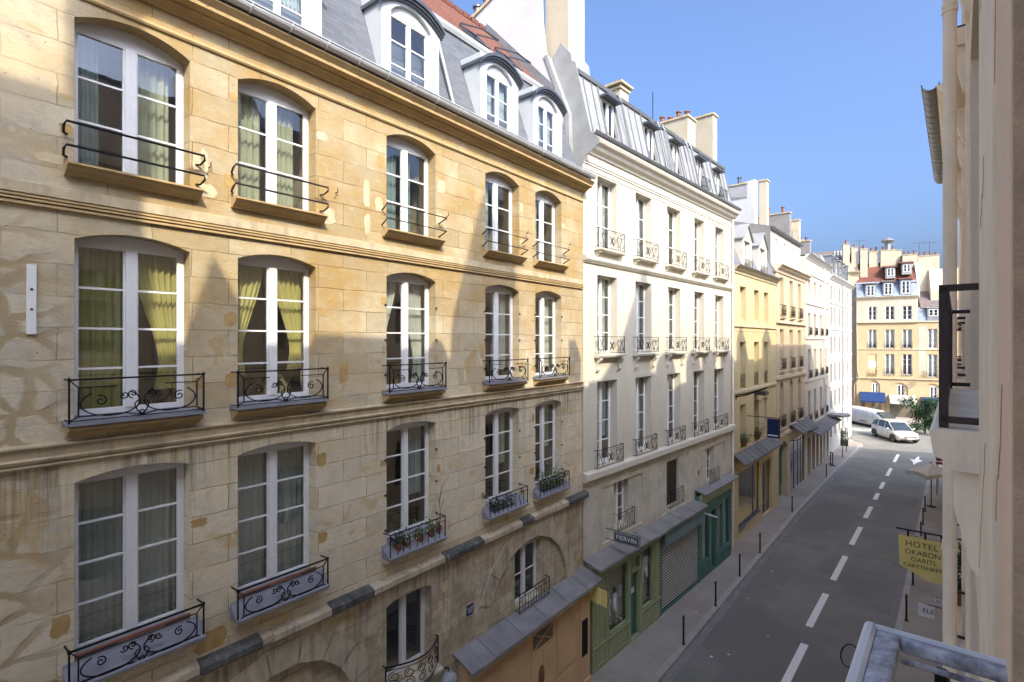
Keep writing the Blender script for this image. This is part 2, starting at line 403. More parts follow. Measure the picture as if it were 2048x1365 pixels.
def arc_pts(x0, x1, zs, rise, n=10):
    w = x1-x0; Rr = (w*w/4+rise*rise)/(2*rise); cz = zs+rise-Rr; cx = (x0+x1)/2
    a = math.asin(min(1, w/2/Rr)) if rise <= w/2+1e-6 else math.pi/2
    if abs(rise-w/2) < 1e-3: a = math.pi/2
    return [(cx+Rr*math.sin(-a+2*a*k/n), cz+Rr*math.cos(-a+2*a*k/n)) for k in range(n+1)]
def wall(mb, s0, s1, z0, z1, ops, y=0.):
    """ops: (x0,x1,z0,z1,rise,depth)"""
    xs = sorted({s0, s1} | {v for o in ops for v in o[:2]}); zs = sorted({z0, z1} | {v for o in ops for v in o[2:4]})
    for a, b in zip(xs, xs[1:]):
        for c, d in zip(zs, zs[1:]):
            mx, mz = (a+b)/2, (c+d)/2
            if any(o[0] < mx < o[1] and o[2] < mz < o[3] for o in ops): continue
            mb.quad((a, y, c), (b, y, c), (b, y, d), (a, y, d))
    for (a, b, c, d, r, dep) in ops:
        e = y+dep; sp = d-r
        mb.quad((a, y, c), (a, e, c), (a, e, sp), (a, y, sp)); mb.quad((b, y, c), (b, y, sp), (b, e, sp), (b, e, c))
        if c > z0+.001: mb.quad((a, y, c), (b, y, c), (b, e, c), (a, e, c))
        if r <= 0: mb.quad((a, y, d), (a, e, d), (b, e, d), (b, y, d))
        else:
            P = arc_pts(a, b, sp, r, 14)
            for (x0, q0), (x1, q1) in zip(P, P[1:]):
                mb.quad((x0, y, q0), (x1, y, q1), (x1, y, d), (x0, y, d)); mb.quad((x0, y, q0), (x0, e, q0), (x1, e, q1), (x1, y, q1))
    return mb

# ------------------------------------------------------------------ windows
def win_frame(mb, w, h, rows, rise=0, fw=.065, mul=.13, bar=.028, th=.06, cols=1, single=False, wide_bottom=.1):
    """timber casement pair seen from outside; rows of panes, arched head filled by the frame"""
    sp = h-rise
    mb.box(0, fw, 0, th, 0, sp); mb.box(w-fw, w, 0, th, 0, sp)
    mb.box(fw, w-fw, 0, th, 0, wide_bottom); mb.box(fw, w-fw, 0, th, sp-fw, sp)
    if rise > 0:
        P = arc_pts(0, w, sp, rise, 12)
        mb.prism([(0, sp+.001), (w, sp+.001)]+[p for p in reversed(P)][1:-1], 0, th, 'y')
    c = w/2
    lf = .045
    if not single:
        mb.box(c-mul/2, c+mul/2, -.018, th-.01, wide_bottom-.01, sp-fw+.01)
        mb.box(c-.004, c+.004, -.022, -.017, wide_bottom, sp-fw)
        leaves = [(fw, c-mul/2), (c+mul/2, w-fw)]
    else: leaves = [(fw, w-fw)]
    zb, zt = wide_bottom, sp-fw
    for a, b in leaves:
        mb.box(a, a+lf*.5, .008, th-.012, zb, zt) if not single else None
        mb.box(b-lf*.5, b, .008, th-.012, zb, zt) if not single else None
        for k in range(1, rows):
            z = zb+(zt-zb)*k/rows; mb.box(a, b, .012, th-.02, z-bar/2, z+bar/2)
        for k in range(1, cols):
            x = a+(b-a)*k/cols; mb.box(x-bar/2, x+bar/2, .013, th-.021, zb, zt)
def curtain(mb, x0, x1, z0, z1, kind='full', side=0, amp=.025, waves=6, n=48, seed=0):
    r = random.Random(seed); ph = r.random()*6; rows = 14 if kind == 'tied' else 2
    grid = []
    for j in range(rows+1):
        t = j/rows; z = z1-(z1-z0)*t; row = []
        for i in range(n+1):
            u = i/n
            if kind == 'tied':
                pinch = 1-.62*math.sin(min(1, t/.8)*math.pi/2)**1.6 if t < .8 else .38+.1*(t-.8)/.2
                x = (x0+(x1-x0)*u*pinch) if side == 0 else (x1-(x1-x0)*(1-u)*pinch)
                zz = z-(.10*math.sin(t*math.pi)*(u if side == 0 else 1-u))
            else: x = x0+(x1-x0)*u; zz = z
            y = amp*math.sin(u*waves*6.283+ph+.6*math.sin(t*2))+amp*.4*math.sin(u*waves*2.7*6.283+ph*2)
            row.append((x, y, zz))
        grid.append(row)
    b = len(mb.v)
    for row in grid: mb.v += row
    for j in range(rows):
        for i in range(n):
            a = b+j*(n+1)+i; mb.f.append((a, a+1, a+n+2, a+n+1))
def room(mb, w, h, d=2.2, ex=.28):
    x0, x1, z0, z1 = -ex, w+ex, -.12, h+.15
    mb.quad((x0, d, z0), (x1, d, z0), (x1, d, z1), (x0, d, z1)); mb.quad((x0, .08, z0), (x0, d, z0), (x0, d, z1), (x0, .08, z1))
    mb.quad((x1, .08, z0), (x1, d, z0), (x1, d, z1), (x1, .08, z1)); mb.quad((x0, .08, z0), (x1, .08, z0), (x1, d, z0), (x0, d, z0))
    mb.quad((x0, .08, z1), (x1, .08, z1), (x1, d, z1), (x0, d, z1))
def glass(mb, w, h, rise=0): mb.quad((.03, 0, .03), (w-.03, 0, .03), (w-.03, 0, h-rise-.03), (.03, 0, h-rise-.03))
def window(par, x, z, w, h, rows=4, rise=0, depth=.27, frame='white_paint', curtains=(), rm='room', gl='glass', label=None, rd=2.2, **kw):
    """window part: its frame is the mesh, panes, curtains and the room behind are sub-parts"""
    key = ('win', round(w, 2), round(h, 2), rows, rise, frame, tuple(sorted(kw.items())))
    o = cpart(key, lambda m: win_frame(m, w, h, rows, rise, **kw), 'window', frame, par, (x, depth, z))
    if label: o['label'] = label
    cpart(('gl', round(w, 2), round(h, 2), rise, gl), lambda m: glass(m, w, h, rise), 'pane', gl, o, (0, .03, 0))
    cpart(('rm', round(w, 2), round(h, 2), rm, rd), lambda m: room(m, w, h, rd), 'interior', rm, o, (0, .02, 0))
    for i, (mat, kind, a, b, side, dz) in enumerate(curtains):
        mb = MB(); curtain(mb, a*w, b*w, dz*h, h-rise-.02, kind, side, seed=hash((x, z, i)) % 997, waves=max(3, int((b-a)*w/.085)))
        mb.build('curtain', mat, o, (0, .2, 0), True, recalc=False)
    return o
def arcp(cx, cz, r, a0, a1, n=10, y=0., r2=None):
    r2 = r if r2 is None else r2
    return [(cx+(r+(r2-r)*k/n)*math.cos(R(a0+(a1-a0)*k/n)), y, cz+(r+(r2-r)*k/n)*math.sin(R(a0+(a1-a0)*k/n))) for k in range(n+1)]
def rail_scroll(mb, w, h=.52, p=.3, e=.1, r=.0135):
    """wrought-iron guard with long ovals ending in spirals, as on the two middle floors"""
    x0, x1 = -e, w+e; y = -p
    for x in (x0, x1):
        mb.bar((x, y, 0), (x, y, h+.03), .014); mb.bar((x, y, h), (x, 0, h), .012); mb.bar((x, y, .03), (x, 0, .03), .009)
    mb.bar((x0-.02, y, h), (x1+.02, y, h), .016); mb.bar((x0, y, .03), (x1, y, .03), .009)
    a, b = x0+.09, x1-.09; mb.bar((a, y, .07), (a, y, h-.1), r*.8); mb.bar((b, y, .07), (b, y, h-.1), r*.8)
    for q0, q1 in (((x0, h), (a, h-.1)), ((x1, h), (b, h-.1)), ((x0, .03), (a, .08)), ((x1, .03), (b, .08))):
        mb.bar((q0[0], y, q0[1]), (q1[0], y, q1[1]), r*.7)
    W = b-a; c = (a+b)/2; rr = h*.31; zc = h*.43
    mb.bar((a, y, h-.1), (a+W*.3, y, h-.1), r*.7); mb.bar((b, y, h-.1), (b-W*.3, y, h-.1), r*.7)
    for sg in (-1, 1):
        ex = (a+c)/2 if sg < 0 else (b+c)/2; el = W*.235
        def ell(cx, cz, rx, rz, t0, t1, n=18): return [(cx+sg*rx*math.cos(R(t0+(t1-t0)*k/n)), y, cz+rz*math.sin(R(t0+(t1-t0)*k/n))) for k in range(n+1)]
        mb.tube(ell(ex, zc, el, rr, 130, 410, 22), r*.8, 4)
        def spi(cx, cz, r0, t0, turns, sg2=1, n=16): return [(cx+sg*sg2*r0*(1-.82*k/n)*math.cos(R(t0+turns*360*k/n)), y, cz+r0*(1-.82*k/n)*math.sin(R(t0+turns*360*k/n))) for k in range(n+1)]
        mb.tube(spi(ex-sg*el*.35*-1, zc+.03, rr*.42, 60, 1.35), r*.75, 4)
        mb.tube(spi(ex-sg*el*.45, zc+rr*.5, rr*.3, 200, 1.2, -1), r*.75, 4)
        mb.tube(spi(c+sg*W*.075, zc+rr*.55, rr*.36, -90, 1.3), r*.75, 4)
        mb.tube([(c, y, .05), (c+sg*.05, y, .10), (c+sg*.085, y, zc*.8), (c+sg*.05, y, zc), (c+sg*.02, y, zc*.85)], r*.75, 4)
        mb.tube([(a if sg < 0 else b, y, .08), (c+sg*W*.13, y, .08), (c+sg*.05, y, .05), (c, y, .04)], r*.75, 4)
    mb.tube(arcp(c, .075, .03, 0, 360, 10, y), r*.7, 4, True)
    return mb
def rail_belly(mb, w, h=.6, e=.1):
    """bowed guard of the lowest window"""
    x0, x1 = -e, w+e; pts = []
    def Y(x): t = (x-x0)/(x1-x0); return -.10-.28*math.sin(math.pi*t)
    n = 16
    X = [x0+(x1-x0)*k/n for k in range(n+1)]
    for z, r in ((h, .017), (h-.07, .009), (.06, .009), (0, .014)): mb.tube([(x, Y(x), z) for x in X], r, 5)
    for x in (x0, x1):
        mb.bar((x, Y(x), 0), (x, Y(x), h+.02), .015); mb.bar((x, Y(x), h), (x, 0, h), .012); mb.bar((x, Y(x), 0), (x, 0, 0), .012)
    for k in range(5):
        cx = x0+(x1-x0)*(k+.5)/5
        for s2 in (-1, 1):
            P = []
            for q in range(15):
                a = R(90+s2*(q/14)*470); rr = .115*(1-.6*q/14)
                xx = cx+rr*math.cos(a); P.append((xx, Y(xx), h/2+s2*.09+rr*math.sin(a)*.9))
            mb.tube(P, .009, 4)
def rail_bars(mb, w, e=.12, p=.2, zs=(.19, .48), r=.016, style=0):
    """two thin round bars across the window that turn back to the wall"""
    for z in zs:
        if style == 0:
            P = [(-e+.04, 0, z-.10), (-e, -.05, z-.10), (-e-.02, -p*.8, z-.05), (-e, -p, z), (w*.5, -p, z), (w+e, -p, z), (w+e+.02, -p*.8, z-.05), (w+e, -.05, z-.10), (w+e-.04, 0, z-.10)]
        else: P = [(-e, 0, z-.1), (-e, -.04, z-.09), (-e-.02, -p, z), (w+e+.02, -p, z), (w+e-.03, -.04, z-.1), (w+e-.03, 0, z-.1)]
        mb.tube(P, r, 6)
def rail_ornate(mb, w, h=.6, p=.26, e=.12, r=.010, lean=0.):
    """dense guard: posts, rosette of crossing curls in the middle, tall hooked scrolls beside it"""
    x0, x1 = -e, w+e; y = -p
    for x in (x0, x1):
        mb.bar((x, y, 0), (x, y, h+.02), .013); mb.bar((x, y, h), (x, 0, h), .012); mb.bar((x, y, .03), (x, 0, .03), .01)
    mb.bar((x0, y, h), (x1, y, h), .015); mb.bar((x0, y, .03), (x1, y, .03), .011); c = (x0+x1)/2
    mb.bar((x0, y, h-.07), (x1, y, h-.07), .007)
    W = x1-x0
    for sg in (-1, 1):
        for k in range(4):
            a0 = 90*k+45
            mb.tube([(c+math.cos(R(a0))*q*.17+sg*.025*math.sin(q*3.1), y, h*.47+math.sin(R(a0))*q*h*.36) for q in (0, .25, .5, .75, 1)], r*.8, 4)
        mb.tube(arcp(c+sg*.10, h*.47, .085, 0, 360, 12, y), r*.75, 4, True)
        for q, (dx, s2) in enumerate(((W*.24, 1), (W*.34, -1), (W*.43, 1))):
            cx = c+sg*dx; P = []
            for k in range(15):
                t = k/14; P.append((cx+sg*s2*.05*math.sin(t*math.pi*2.2), y, .05+(h-.13)*t))
            mb.tube(P, r*.85, 4)
            mb.tube(arcp(cx+sg*.02, h*.72, .045, 0, 300, 8, y, .012), r*.7, 4)
            mb.tube(arcp(cx-sg*.02, h*.25, .045, 180, 480, 8, y, .012), r*.7, 4)
    mb.tube(arcp(c, h*.47, .04, 0, 360, 10, y), r*.9, 4, True)
    return mb
def rail_plain(mb, w, h=.6, p=.22, e=.08, n=9, r=.009):
    x0, x1 = -e, w+e; y = -p
    for z in (h, h*.80, .04):
        mb.bar((x0, y, z), (x1, y, z), .013 if z == h else .009)
    for x in (x0, x1):
        mb.bar((x, y, 0), (x, y, h), .012); mb.bar((x, y, h), (x, 0, h), .011); mb.bar((x, y, .04), (x, 0, .04), .01)
    for k in range(1, n):
        x = x0+(x1-x0)*k/n
        if k % 3 == 1: mb.tube(arcp(x, h*.42, h*.3, 0, 360, 10, y) if False else [(x+.035*math.sin(t*6.28), y, .05+(h*.75-.05)*t) for t in [i/8 for i in range(9)]], r*.8, 4)
        else: mb.bar((x, y, .04), (x, y, h*.80), r*.8)
    for k in range(3): mb.tube(arcp(x0+(x1-x0)*(k+.5)/3, h*.9, h*.07, 0, 360, 8, y), r*.7, 4, True)
def rail_blob(mb, w, h=.6, p=.25, e=.05, n=6):
    """far guard: full set of bars and curls, coarse sections"""
    x0, x1 = -e, w+e; y = -p
    mb.box(x0, x1, y-.012, y+.012, h-.025, h); mb.box(x0, x1, y-.01, y+.01, .03, .055)
    for k in range(n+1):
        x = x0+(x1-x0)*k/n; mb.box(x-.011, x+.011, y-.01, y+.01, .03, h-.02)
        if k < n: mb.tube(arcp(x+(x1-x0)/n/2, h*.5, (x1-x0)/n*.42, 0, 360, 7, y), .011, 3, True); mb.tube(arcp(x+(x1-x0)/n/2, h*.25, (x1-x0)/n*.3, 0, 360, 6, y), .01, 3, True)
    for x in (x0, x1): mb.box(x-.012, x+.012, y, 0, h-.025, h); mb.box(x-.012, x+.012, y, 0, .03, .055)
def railing(par, kind, w, mat='iron', loc=(0, 0, 0), **kw):
    fn = {'scroll': rail_scroll, 'bars': rail_bars, 'ornate': rail_ornate, 'plain': rail_plain, 'blob': rail_blob, 'belly': rail_belly}[kind]
    return cpart((kind, round(w, 2), mat, tuple(sorted(kw.items()))), lambda m: fn(m, w, **kw), 'railing', mat, par, loc)
def gutter(mb, x0, x1, y, z, r=.085, n=8):
    """half-round gutter open upwards, with brackets"""
    prof = [(y+r*math.cos(R(180+180*k/n)), z+r*math.sin(R(180+180*k/n))) for k in range(n+1)]
    inner = [(y+(r-.008)*math.cos(R(360-180*k/n)), z+(r-.008)*math.sin(R(360-180*k/n))) for k in range(n+1)]
    mb.prism(prof+inner, x0, x1); mb.tube([(x0, y-r-.004, z), (x1, y-r-.004, z)], .012, 6)
def flower_pot(name, F, x, y, z, label, r=.09, h=.17, leafn=60, spread=.16, tall=.22, petals=0, mat='leaf', group=None, trough=0):
    t = empty(name, F.w(x, y, z), F.rz, label=label, cat='plant', group=group); rn = random.Random(int(x*100+z*37))
    mb = MB()
    if trough: mb.hexa([(-trough/2+.02, -.06, 0), (trough/2-.02, -.06, 0), (trough/2-.02, .06, 0), (-trough/2+.02, .06, 0), (-trough/2, -.08, h), (trough/2, -.08, h), (trough/2, .08, h), (-trough/2, .08, h)])
    else: mb.lathe([(r*.7, 0), (r*.95, h*.82), (r*1.08, h*.82), (r*1.08, h), (r*.9, h), (r*.85, h*.85)], n=12)
    mb.build('pot', 'terracotta' if not trough else 'zinc_dark', t, smooth=False)
    lf = MB(); st = MB(); pt = MB(); wd = trough/2 if trough else 0
    for k in range(leafn):
        p = (rn.uniform(-wd, wd)+rn.gauss(0, spread*.5), rn.gauss(0, spread*.5), h+abs(rn.gauss(0, tall*.55)))
        lf.leaf(p, rn.uniform(.02, .045), rn)
        if k % 6 == 0: st.bar((p[0]*.4, 0, h*.8), p, .004, 3)
    for k in range(petals): pt.leaf((rn.uniform(-wd, wd)+rn.gauss(0, spread*.5), rn.gauss(0, spread*.5)-.04, h+abs(rn.gauss(0, tall*.6))), rn.uniform(.015, .03), rn)
    st.build('stem', 'bark', t); lf.build('leaves', mat, t, recalc=False)
    if petals: pt.build('flowers', 'petal', t, recalc=False)
    return t
def letters(par, text, size, mat, loc, rot, depth=.004, name='lettering', bend=None, aw=None):
    cu = bpy.data.curves.new(name, 'FONT'); cu.body = text; cu.size = size; cu.extrude = depth; cu.align_x = 'CENTER'; cu.align_y = 'CENTER'
    if aw: cu.space_character = aw
    tmp = bpy.data.objects.new(name, cu); COL.objects.link(tmp)
    dg = bpy.context.evaluated_depsgraph_get(); me = bpy.data.meshes.new_from_object(tmp.evaluated_get(dg))
    bpy.data.objects.remove(tmp); me.materials.clear(); me.materials.append(M[mat])
    o = bpy.data.objects.new(name, me); COL.objects.link(o); o.parent = par; o.location = loc; o.rotation_euler = rot
    return o
# ------------------------------------------------------------------ setting: ground, road, pavements
def W(t, l, z=0.): p = tv*t+nv*l; return Vector((p.x, p.y, z))
def ground_mats():
    T = NT('asphalt')
    col = T.mix(T.ramp(T.noise(.35, 6, .6), .35, .65), (.165, .162, .140), (.212, .208, .180))
    col = T.mix(T.ramp(T.noise(.22, 5, .7, T.co((1, 1, 1), (11, 4, 2)), .8), .50, .62, 0, .45), col, (.27, .258, .23))  # large pale patches painted for light reflected onto the road
    col = T.mix(T.ramp(T.noise(.16, 3, .5, T.co((1, 1, 1), (5, 14, 2))), .52, .56, 0, .5), col, (.135, .128, .114))
    col = T.mix(T.ramp(T.noise(70, 3, .7), .35, .75, 0, .5), col, (.19, .18, .17))
    col = T.mix(T.ramp(T.noise(1.1, 7, .7, T.co((1, 1, 1), (3, 3, 3)), 1), .60, .72, 0, .35), col, (.09, .088, .085))
    MC['asphalt'] = T.fin(T.pbsdf(col, .8, 0, T.bump(T.noise(90, 3, .7), .35, .008), .25))
    T = NT('pavement_asphalt')
    col = T.mix(T.ramp(T.noise(.5, 7, .65), .38, .62), (.29, .255, .215), (.345, .31, .26))
    col = T.mix(T.ramp(T.noise(.35, 4, .6, T.co((1, 1, 1), (7, 1, 1))), .52, .6, 0, .55), col, (.245, .185, .165))
    col = T.mix(T.ramp(T.vor(2.3), .035, .02, 0, .6), col, (.4, .39, .36))
    col = T.mix(T.ramp(T.noise(80, 3, .7), .4, .8, 0, .4), col, (.3, .285, .27))
    MC['pavement_asphalt'] = T.fin(T.pbsdf(col, .85, 0, T.bump(T.noise(80, 3, .7), .3, .006), .2))
    plain('kerb_stone', (.38, .36, .325), .8, 0, .22, 1.5, .3)
    plain('gutter_stone', (.22, .21, .2), .8, 0, .2, 2.5, .3)
    T = NT('road_paint')
    w = T.ramp(T.noise(22, 6, .7), .30, .42)
    col = T.mix(w, (.25, .25, .24), (.78, .77, .73))
    MC['road_paint'] = T.fin(T.pbsdf(col, .7, 0, None, .2))
ground_mats()
RD = -.12
mb = MB(); mb.quad((-600, -600, RD-.03), (900, -600, RD-.03), (900, 1200, RD-.03), (-600, 1200, RD-.03))
tag(mb.build('ground', 'pavement_asphalt'), kind='structure')
mb = MB(); mb.poly([W(-40, 1.4, RD), W(59, 1.4, RD), W(60, -40, RD), W(120, -40, RD), W(120, 60, RD), W(67, 60, RD), W(66, 7.5, RD), W(-40, 7.5, RD)])
tag(mb.build('road', 'asphalt', recalc=False), kind='structure')
def kerbline(pts, name, side, wd=.22, gw=.25):
    """granite kerb with joints between its stones and the channel beside it"""
    k = MB(); g = MB()
    for (a, b) in zip(pts, pts[1:]):
        a, b = Vector(a), Vector(b); d = b-a; L = d.length; d.normalize(); n = Vector((-d.y, d.x))*side
        m = max(1, int(L/1.1))
        for i in range(m):
            p = a+d*(L*i/m+.006); q = a+d*(L*(i+1)/m-.006)
            r2 = rnd.uniform(-.003, .003)
            k.hexa([(*p, RD-.02), (*q, RD-.02), (*(q+n*wd), RD-.02), (*(p+n*wd), RD-.02), (*(p+n*.02), .006+r2), (*(q+n*.02), .006+r2), (*(q+n*wd), .006+r2), (*(p+n*wd), .006+r2)])
        g.quad((*a, RD+.006), (*b, RD+.006), (*(b-n*gw), RD+.004), (*(a-n*gw), RD+.004))
    o = k.build(name, 'kerb_stone'); tag(o, kind='structure')
    tag(g.build('gutter_channel', 'gutter_stone'), kind='structure')
def V2(t, l): p = tv*t+nv*l; return (p.x, p.y)
KL = [V2(-30, 6.95), V2(16, 7.05), V2(36, 7.45), V2(50, 7.45), V2(61.5, 7.3), V2(62.6, 7.45), V2(63.6, 7.25), V2(65, 8.2), V2(66, 8.6), V2(67.5, 12), V2(68, 40)]
kerbline(KL, 'kerb', 1)
KR = [V2(-30, 1.70), V2(53, 1.76), V2(57, 1.2), V2(58.5, -3), V2(60, -40)]
kerbline(KR, 'kerb', -1)
mb = MB(); mb.poly([(x, y, 0) for x, y in KL]+[W(60, 40), W(60, 12), W(-30, 14)])
tag(mb.build('pavement', 'pavement_asphalt', recalc=False), kind='structure')
mb = MB(); mb.poly([(x, y, 0) for x, y in reversed(KR)]+[W(-30, -1), W(40, -.6), W(50, -1), W(50, -40)])
tag(mb.build('pavement', 'pavement_asphalt', recalc=False), kind='structure')
KF = [(30, 76), (44.5, 72.2), (52.5, 65.0), (58, 55), (70, 42)]
kerbline(KF, 'kerb', -1) if False else kerbline(KF, 'kerb', 1)
mb = MB(); mb.poly([(x, y, 0.) for x, y in KF]+[(90, 60, 0), (60, 90, 0), (30, 90, 0)])
tag(mb.build('pavement', 'pavement_asphalt', recalc=False), kind='structure')
# joints and repair strips on the left pavement
mb = MB()
for t in range(-8, 60, 3):
    t2 = t+rnd.uniform(-.6, .6); mb.quad(W(t2, 7.4, .004), W(t2+.02, 7.4, .004), W(t2+.35, 8.9, .004), W(t2+.33, 8.9, .004))
tag(mb.build('pavement_joints', 'gutter_stone', recalc=False), kind='structure')
mb = MB()
for a, b in ((7.6, 10.9), (12.4, 15.7), (17.4, 20.67), (22.03, 25.35), (27.0, 30.42), (32.32, 35.72), (37.73, 40.59), (42.5, 44.46), (45.93, 48.2), (50.6, 53.9), (56.8, 60.9)):
    l = 4.2 if a > 20 else 4.07
    mb.quad(W(a, l-.12, RD+.005), W(b, l-.12, RD+.005), W(b, l+.12, RD+.005), W(a, l+.12, RD+.005))
tag(mb.build('road_centre_line', 'road_paint', recalc=False), kind='structure')
mb = MB(); a = 58.0   # turn arrow
mb.poly([W(56.6, 2.85, RD+.005), W(58.2, 3.0, RD+.005), W(59.2, 3.25, RD+.005), W(59.1, 2.9, RD+.005), W(61.0, 2.75, RD+.005), W(60.6, 2.6, RD+.005), W(59.3, 2.6, RD+.005), W(59.0, 2.3, RD+.005), W(58.0, 2.6, RD+.005)])
tag(mb.build('road_arrow', 'road_paint', recalc=False), kind='structure')
mb = MB()
for k in range(3):
    y0 = 60.6+k*.9; mb.quad((38.6, y0+2.6, RD+.005), (46.5, y0, RD+.005), (46.5, y0+.22, RD+.005), (38.6, y0+2.85, RD+.005))
mb.quad((41.0, 60.0, RD+.006), (46.2, 62.6, RD+.006), (46.2, 62.85, RD+.006), (41, 60.25, RD+.006))
tag(mb.build('junction_marking', 'road_paint', recalc=False), kind='structure')
# small litter and worn spots
mb = MB()
for t, l in ((23.6, 1.9), (17.8, 6.3), (18.3, 5.9), (20.4, 5.2), (22.8, 6.6), (26.2, 6.5), (31, 6.9), (46, 7.2), (20.1, 7.7), (23.3, 8.1), (14.5, 6.1)):
    r = rnd.uniform(.03, .06); z = RD+.012 if l < 7 and l > 1.8 else .012
    mb.poly([W(t+r*math.cos(k*1.256+t)*rnd.uniform(.6, 1), l+r*math.sin(k*1.256+t), z) for k in range(5)])
tag(mb.build('litter', 'sign_white', recalc=False), 'small scraps of white paper strewn on the road and pavement', 'litter', kind='stuff')

# ------------------------------------------------------------------ building 1: old ochre limestone house
F1 = Facade((-5.9587, 6.11), (2.2157, 16.5))
b1 = F1.root('stone_house', 'large old ochre limestone house with slate mansard and arched windows, nearest on the left', 'building')
C1 = [(.68, 2.01), (2.69, 4.03), (5.58, 6.92), (8.58, 9.94), (10.68, 12.0)]
C1x = [(-4.6, -3.26), (-2.3, -.96)]
L1 = 13.22
ZA, ZB, ZC = (12.72, 14.78, .18), (9.5, 11.93, .13), (6.42, 8.80, .10)
ops = []
for a, b in C1x+C1:
    for z0, z1, r in (ZA, ZB, ZC): ops.append((a, b, z0, z1, r, .27))
ops.append((5.58, 6.80, 3.55, 5.28, .12, .27))             # low window with the bowed guard
ops.append((8.66, 12.31, 0.0, 5.12, 1.82, .07))            # blind arch round the far low window
ops.append((2.05, 4.85, 0.0, 5.0, 1.40, .16))              # blind arch half below the picture
ops.append((-3.4, -.6, 0.0, 5.0, 1.40, .16))
mb = wall(MB(), -6, L1, 0, 15.46, ops)
mb.quad((L1, 0, 0), (L1, 10, 0), (L1, 10, 15.46), (L1, 0, 15.46)); mb.quad((-6, 0, 0), (-6, 10, 0), (-6, 10, 15.46), (-6, 0, 15.46))
mb.quad((-6, 10, 0), (L1, 10, 0), (L1, 10, 15.46), (-6, 10, 15.46))
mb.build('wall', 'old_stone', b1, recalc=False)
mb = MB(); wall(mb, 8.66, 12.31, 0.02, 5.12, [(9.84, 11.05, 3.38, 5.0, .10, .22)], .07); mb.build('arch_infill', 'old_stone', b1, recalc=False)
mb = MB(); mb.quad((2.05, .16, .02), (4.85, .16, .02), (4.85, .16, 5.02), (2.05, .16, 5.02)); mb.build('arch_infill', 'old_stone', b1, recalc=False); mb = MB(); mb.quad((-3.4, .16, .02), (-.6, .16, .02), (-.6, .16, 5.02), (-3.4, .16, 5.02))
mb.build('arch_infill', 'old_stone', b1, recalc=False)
# raised quoins and voussoirs of the two blind arches
for cx, rad in ((10.485, 1.825), (3.45, 1.40), (-2.0, 1.40)):
    mb = MB(); zs = 5.12-rad if rad > 1.5 else 3.6
    for k in range(9):
        if rad < 1.5 and not (1 < k < 8): pass
        a0, a1 = R(180-k*20+.6), R(180-(k+1)*20-.6+.0)
        r0, r1 = rad+.005, rad+.46
        P = [(cx+r0*math.cos(a0), zs+r0*math.sin(a0)), (cx+r1*math.cos(a0), zs+r1*math.sin(a0)), (cx+r1*math.cos(a1), zs+r1*math.sin(a1)), (cx+r0*math.cos(a1), zs+r0*math.sin(a1))]
        if max(p[0] for p in P) < 13.1 and max(p[1] for p in P) < 5.55: mb.prism(P, -.022, .02, 'y')
    mb.build('voussoirs', 'stone_dirty', b1)
def prof_part(name, prof, x0, x1, mat, par, label=None):
    o = MB().prism(prof, x0, x1).build(name, mat, par)
    if label: o['label'] = label
    return o
prof_part('cornice', [(0.02, 15.17), (-.05, 15.17), (-.05, 15.20), (-.08, 15.215), (-.13, 15.25), (-.17, 15.25), (-.17, 15.28), (-.30, 15.31), (-.30, 15.36), (-.34, 15.40), (-.38, 15.44), (-.38, 15.46), (.02, 15.475)], -6, L1+.12, 'stone_trim', b1)
prof_part('frieze_moulding', [(0.02, 14.85), (-.03, 14.86), (-.045, 14.885), (-.03, 14.91), (-.014, 14.93), (-.014, 14.95), (.02, 14.96)], -6, L1, 'stone_trim', b1)
for z, h, c in ((12.125, .035, .05), (12.175, .03, .062), (12.22, .03, .05)):
    prof_part('string_course', [(.02, z), (-c, z+.005), (-c, z+h), (.02, z+h+.004)], -6, L1-.002, 'stone_trim', b1)
prof_part('string_course', [(.02, 12.265), (-.04, 12.27), (-.034, 12.40), (.02, 12.42)], -6, L1-.002, 'stone_trim_pale', b1)
prof_part('string_course', [(.02, 8.955), (-.045, 8.965), (-.06, 8.99), (-.03, 9.02), (-.07, 9.035), (-.085, 9.07), (-.04, 9.09), (-.05, 9.20), (-.09, 9.215), (-.09, 9.235), (.02, 9.26)], -6, L1-.002, 'stone_trim_pale', b1)
mb = MB(); x = -6
while x < L1+.1:
    x2 = min(L1+.14, x+rnd.uniform(1.0, 1.7)); pj = rnd.uniform(.10, .17)
    mb.prism([(.02, 5.50), (-.03, 5.51), (-pj, 5.62), (-pj, 5.72), (-.05, 5.76), (.02, 5.79)], x, x2-.004); x = x2
mb.build('lower_ledge', 'stone_dirty', b1)
mb = MB()
for x0, x1 in ((2.1, 3.0), (4.25, 5.15), (7.1, 8.35), (9.95, 10.4), (12.2, 13.3)):
    mb = MB(); pj = .175
    mb.prism([(-.02, 5.60), (-pj, 5.61), (-pj-.012, 5.64), (-pj-.012, 5.73), (-.10, 5.775), (.0, 5.80)], x0, x1)
    o = mb.build('ledge_cover', 'ledge_black', b1); o['label'] = 'black weathered strip on the broken lower ledge'
